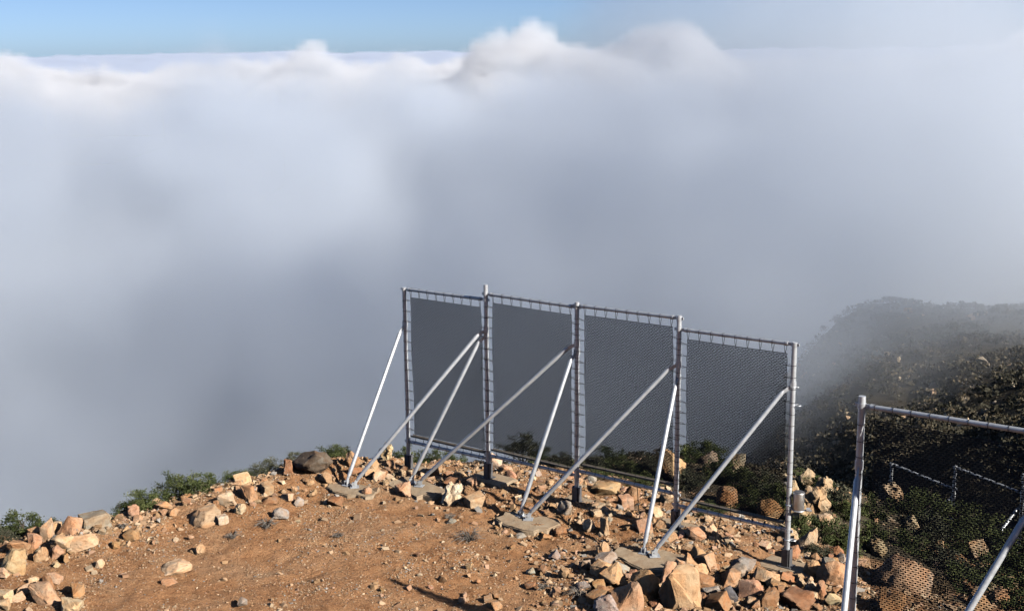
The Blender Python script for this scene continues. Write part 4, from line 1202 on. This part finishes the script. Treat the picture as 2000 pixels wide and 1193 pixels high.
def shrub_meshes(seed, nleaf, leaf, mat, ratio=0.75, nstem=16):
    """stems and leaves of a rounded bush one unit wide, foot at the origin"""
    rng = np.random.default_rng(seed)
    b = MB()
    tips = []
    for k in range(nstem):
        a = rng.uniform(0, 2 * np.pi); e = np.arccos(rng.uniform(0.05, 0.98))
        ln = rng.uniform(0.7, 1.08)
        tip = np.array([np.cos(a) * np.sin(e) * 0.5, np.sin(a) * np.sin(e) * 0.5, np.cos(e) * ratio]) * ln
        midp = tip * 0.5 + np.array([rng.normal(0, 0.04), rng.normal(0, 0.04), 0.05])
        b.path([(rng.normal(0, 0.02), rng.normal(0, 0.02), -0.06), tuple(midp), tuple(tip)], [0.014, 0.009, 0.004], 4, False)
        tips.append(tip); tips.append(tip * 0.72 + rng.normal(0, 0.06, 3))
        for q in range(2):
            t2 = tip * rng.uniform(0.7, 1.0) + rng.normal(0, 0.10, 3)
            b.path([tuple(midp), tuple(t2)], [0.006, 0.003], 3, False)
            tips.append(t2)
    st = b.mesh('stems', M_stem, R(60))
    tips = np.array(tips)
    w_ = rng.choice(len(tips), nleaf)
    c = tips[w_] + rng.normal(0, 0.058, (nleaf, 3)) * np.array([1, 1, 0.85])
    c[:, 2] = np.abs(c[:, 2]) * 1.0 + 0.01
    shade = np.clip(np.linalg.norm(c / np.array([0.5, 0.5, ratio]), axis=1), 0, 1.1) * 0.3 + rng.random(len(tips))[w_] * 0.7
    d = rng.normal(0, 1, (nleaf, 3)) + c * 1.6; d /= np.linalg.norm(d, axis=1)[:, None]
    s = np.cross(d, rng.normal(0, 1, (nleaf, 3))); s /= np.linalg.norm(s, axis=1)[:, None]
    L = leaf * rng.uniform(0.6, 1.3, (nleaf, 1)); W = L * 0.32
    up = np.cross(s, d)
    v = np.stack([c, c + d * L * 0.5 + s * W + up * L * 0.08, c + d * L, c + d * L * 0.5 - s * W + up * L * 0.08], 1).reshape(-1, 3)
    f = np.arange(nleaf * 4).reshape(-1, 4)
    fo = np_mesh('foliage', v, f, mat)
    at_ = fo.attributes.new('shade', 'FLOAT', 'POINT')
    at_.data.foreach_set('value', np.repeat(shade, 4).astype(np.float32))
    return st, fo
SH = [shrub_meshes(1, 3600, 0.050, M_leaf), shrub_meshes(2, 3600, 0.046, M_leaf, 0.6), shrub_meshes(3, 3400, 0.05, M_leafg, 0.65), shrub_meshes(4, 2600, 0.05, M_leafg, 0.9, 12), shrub_meshes(5, 2400, 0.045, M_dry, 0.5)]
def shrub(x, y, w, h, kind, lab, group='shrubs', sink=0.04):
    r = empty('shrub', (x, y, gz(x, y) - sink))
    tag(r, lab, 'shrub', group)
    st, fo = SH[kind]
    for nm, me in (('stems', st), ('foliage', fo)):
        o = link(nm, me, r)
        a = rr.uniform(0, 6.28)
        o.scale = (w, w, h / 0.75)
        o.rotation_euler = (0, 0, a)
    r.rotation_euler = (0, 0, rr.uniform(0, 6.28))
    return r
SHRUBS = [
    (-9.51, 22.67, 0.93, 0.52, 0, 'dark green shrub at the left picture edge'),
    (-9.08, 22.84, 0.62, 0.46, 0, 'bushy shrub behind the upright pointed stone'),
    (-8.75, 22.89, 0.41, 0.32, 2, 'small grey green shrub left of the orange tan block'),
    (-9.49, 22.15, 0.51, 0.41, 2, 'grey green shrub cut by the left edge'),
    (-7.49, 23.26, 0.62, 0.32, 0, 'low shrub behind the round perched stone'),
    (-7.21, 23.69, 0.73, 0.42, 0, 'shrub right of the round perched stone on the rim'),
    (-6.82, 24.32, 0.74, 0.59, 1, 'bright green bush beside the dark hollow on the rim'),
    (-6.38, 24.25, 0.63, 0.47, 1, 'dark bush against the rubble heap on the rim'),
    (-6.14, 24.54, 0.53, 0.33, 0, 'thin shrub on the skyline left of the rubble heap'),
    (-5.69, 25.13, 0.65, 0.31, 1, 'low olive shrub on the skyline above the rubble heap'),
    (-5.45, 25.51, 0.44, 0.29, 3, 'sparse twiggy shrub on the skyline'),
    (-5.17, 25.78, 0.44, 0.30, 3, 'twiggy shrub left of the brown skyline block'),
    (-4.73, 26.13, 0.33, 0.27, 3, 'small shrub between the two skyline blocks'),
    (-4.06, 26.82, 0.68, 0.33, 1, 'green shrub on top of the dark skyline boulder'),
    (-3.78, 26.50, 0.45, 0.30, 0, 'green tuft right of the dark skyline boulder'),
    (-2.58, 28.00, 0.59, 0.45, 0, 'dark shrub left of the leftmost post'),
    (-2.25, 28.41, 0.71, 0.53, 1, 'green bush right behind the leftmost post'),
    (-1.81, 27.97, 0.59, 0.34, 0, 'low shrub behind the first bottom rail'),
    (-1.41, 28.15, 0.59, 0.32, 0, 'low dark shrub near the second post'),
    (0.20, 27.03, 0.69, 0.65, 3, 'tall twiggy shrub seen through the second net'),
    (0.56, 28.21, 0.60, 0.43, 0, 'dark shrub behind the second net'),
    (1.07, 27.35, 0.58, 0.39, 2, 'grey shrub near the middle post'),
    (1.84, 27.65, 0.71, 0.42, 2, 'grey shrub at the left of the third net'),
    (2.28, 28.02, 0.72, 0.46, 0, 'dark shrub in the middle of the third net'),
    (2.59, 26.93, 0.69, 0.44, 0, 'low shrub below the rocks behind the third net'),
    (3.06, 27.60, 0.59, 0.48, 2, 'grey shrub left of the upright outcrop'),
    (1.89, 26.72, 0.57, 0.26, 1, 'grass green tuft under the third gutter'),
    (2.83, 25.93, 0.67, 0.28, 1, 'green ground shrub under the third gutter'),
    (4.14, 28.64, 0.62, 0.47, 0, 'dark shrub right of the fourth post top, behind the net'),
    (4.69, 29.38, 0.76, 0.51, 0, 'dark rounded shrub on the skyline behind the fourth net'),
    (3.83, 26.02, 0.68, 0.51, 2, 'grey shrub beside the upright outcrop'),
    (4.46, 26.50, 0.81, 0.57, 0, 'dark shrub in the centre behind the fourth net'),
    (4.94, 26.03, 0.80, 0.56, 0, 'big dark shrub behind the fourth net'),
    (5.36, 25.92, 0.68, 0.56, 2, 'grey green shrub left of the rightmost post'),
    (5.43, 24.69, 0.65, 0.54, 0, 'dark shrub right behind the rightmost post'),
    (4.75, 24.39, 0.64, 0.36, 0, 'low shrub above the fourth gutter'),
    (3.93, 23.83, 0.63, 0.28, 1, 'green ground shrub under the fourth gutter'),
    (6.86, 29.04, 0.51, 0.31, 1, 'green shrub at the top of the right outcrop'),
    (6.61, 26.28, 0.58, 0.42, 0, 'olive shrub between the sandy rocks'),
    (6.71, 25.12, 0.67, 0.50, 2, 'grey green shrub among the sandy rocks'),
    (6.80, 24.65, 0.55, 0.42, 0, 'dark shrub at the right end of the outcrop'),
    (5.43, 22.83, 0.45, 0.46, 0, 'green shrub below the metal can'),
    (6.09, 23.08, 0.73, 0.58, 1, 'round bright green shrub below the outcrop'),
    (6.37, 22.97, 0.62, 0.53, 0, 'green shrub beside the nearest brace'),
    (5.56, 21.72, 0.49, 0.33, 2, 'grey shrub beside the leaning sandy slab'),
    (7.49, 25.20, 0.57, 0.51, 0, 'shrub right behind the nearest post'),
    (7.12, 23.70, 0.54, 0.55, 0, 'leafy shrub low behind the nearest post'),
    (8.62, 26.34, 0.84, 0.53, 0, 'dark shrub at the left of the shoulder'),
    (9.41, 27.36, 1.12, 0.61, 0, 'dark shrub on the crest of the shoulder'),
    (10.15, 27.70, 1.15, 0.71, 0, 'wide dark shrub on the shoulder crest'),
    (10.80, 27.96, 1.17, 0.78, 0, 'dark rounded shrub right of the shoulder crest'),
    (11.05, 27.18, 1.15, 0.77, 0, 'dark shrub low on the right of the shoulder'),
    (8.75, 25.66, 1.05, 0.58, 2, 'grey shrub in the middle of the shoulder'),
    (9.34, 25.73, 0.95, 0.58, 0, 'dark shrub left of the upright shoulder rock'),
    (8.01, 24.05, 0.88, 0.49, 0, 'shrub above the large tan rock mass'),
    (8.59, 23.88, 1.00, 0.55, 2, 'grey shrub below the reddish bare patch'),
    (8.67, 22.92, 0.97, 0.55, 0, 'shrub above the bottom tan rock'),
    (9.54, 23.89, 0.90, 0.58, 0, 'shrub left of the lower right brace'),
    (11.03, 26.08, 0.99, 0.83, 0, 'shrub at the right picture edge'),
    (7.32, 21.05, 0.78, 0.44, 4, 'dry brown shrub beside the large tan rock mass'),
    (9.32, 22.16, 0.85, 0.59, 0, 'shrub in the bottom right corner'),
]
TWIGS = [ (-0.82, 21.90, 0.56), (-4.66, 22.54, 0.41), (-5.19, 22.08, 0.28), (-1.22, 23.00, 0.24), (1.04, 19.30, 0.37), (-3.24, 21.97, 0.24), (-7.30, 22.35, 0.19), (0.47, 19.68, 0.22) ]
for x, y, w, h, k, lab in SHRUBS:
    shrub(x, y, w * 1.15, h, k, lab)
# brittle dead bushes lying on the bare soil
TWL = ['grey dead bush lying on the bare ground right of centre', 'small dead bush left of centre on the trodden ground', 'dry twigs near the small pale block', 'dry twigs between the second and third pads',
       'dry twigs left of the big boulder pile', 'dry twigs on the middle of the trodden ground', 'dry tuft beside the perched rim stone', 'dry twigs below the centre near the bottom edge']
for i, (x, y, w) in enumerate(TWIGS):
    rng = random.Random(70 + i)
    b = MB()
    for k in range(46 if w > 0.4 else 26):
        a = rng.uniform(0, 6.28); ln = rng.uniform(0.3, 0.55) * w
        h = rng.uniform(0.05, 0.42) * w
        p1 = (math.cos(a) * ln * 0.5, math.sin(a) * ln * 0.5, h * 0.8 + 0.02)
        p2 = (math.cos(a + rng.uniform(-0.7, 0.7)) * ln, math.sin(a + rng.uniform(-0.7, 0.7)) * ln, h * rng.uniform(0.5, 1.1) + 0.01)
        b.path([(rng.gauss(0, 0.02), rng.gauss(0, 0.02), -0.02), p1, p2], [0.006, 0.004, 0.0025], 4, False)
        for q in range(2):
            p3 = tuple(c_ + rng.gauss(0, 0.09 * w) for c_ in p2)
            b.path([p1, (p3[0], p3[1], abs(p3[2]))], [0.003, 0.002], 3, False)
    o = b.build('dead_bush', M_twig)
    o.location = (x, y, gz(x, y))
    tag(o, TWL[i], 'dead bush', 'dead bushes')

# ------------------------------------------------------------------ the far flank: a continuous cover of scrub and stones
def flank_points(n, seed, dmin=33, dmax=190):
    rng = np.random.default_rng(seed)
    y = dmin * (dmax / dmin) ** rng.random(n)
    x = y * rng.uniform(0.12, 0.50, n) + rng.uniform(-4, 4, n)
    x2 = rng.uniform(-14, 12, n // 5); y2 = rng.uniform(27.5, 40, n // 5)
    x = np.concatenate([x, x2]); y = np.concatenate([y, y2])
    k = (rim_dist(x, y) < -1.5) & (np.hypot(x - 11.5, y - 35) > 1.2)
    return x[k], y[k]
fx, fy = flank_points(12000, 12)
fz = height(fx, fy)
rng = np.random.default_rng(33)
dd = np.hypot(fx, fy)
size = rng.uniform(0.3, 1.05, len(fx)) * np.clip(dd / 60, 0.55, 1.25)
near_l = dd < 41
size[near_l] *= 0.7
V, SHD, nl = [], [], 44
for k in range(len(fx)):
    m_ = nl if dd[k] < 70 else 24
    c = rng.normal(0, 1, (m_, 3)); c /= np.linalg.norm(c, axis=1)[:, None]
    c *= rng.uniform(0.55, 1.05, (m_, 1)); c[:, 2] = np.abs(c[:, 2]) * 0.75
    s = size[k]
    p = c * s * 0.5
    d = rng.normal(0, 1, (m_, 3)); d /= np.linalg.norm(d, axis=1)[:, None]
    t = np.cross(d, c + 0.01); t /= np.linalg.norm(t, axis=1)[:, None] + 1e-9
    q = s * 0.11
    V.append(np.stack([p - d * q, p + t * q * 0.7, p + d * q, p - t * q * 0.6 + (0, 0, q * 0.4)], 1).reshape(-1, 3) + (fx[k], fy[k], fz[k]))
    SHD.append(np.full(m_ * 4, rng.random()))
V = np.concatenate(V)
sm_ = np_mesh('scrub', V, np.arange(len(V)).reshape(-1, 4), leaf_mat('far_scrub', (0.034, 0.033, 0.022), (0.066, 0.06, 0.04), (0.115, 0.092, 0.06)))
at_ = sm_.attributes.new('shade', 'FLOAT', 'POINT'); at_.data.foreach_set('value', np.concatenate(SHD).astype(np.float32))
tag(link('scrub', sm_), 'dark low scrub covering the far hillside', 'scrub', kind='stuff')
fx, fy = flank_points(1500, 14)
fz = height(fx, fy)
pts = []
for a, b2, c in zip(fx, fy, fz):
    s = rng.uniform(0.08, 0.3) * min(1.5, math.hypot(a, b2) / 55) * (1.8 if rng.random() < 0.06 else 1)
    t = TINT[('sand', 'greybrown', 'tan')[rng.integers(3)]]
    pts.append((a, b2, c + 0.1 * s, s, t))
o = scatter_mesh('hillside_stones', SMALL, pts, gm.m)
tag(o, 'pale stones dotted over the dark far hillside', 'stones', kind='stuff')
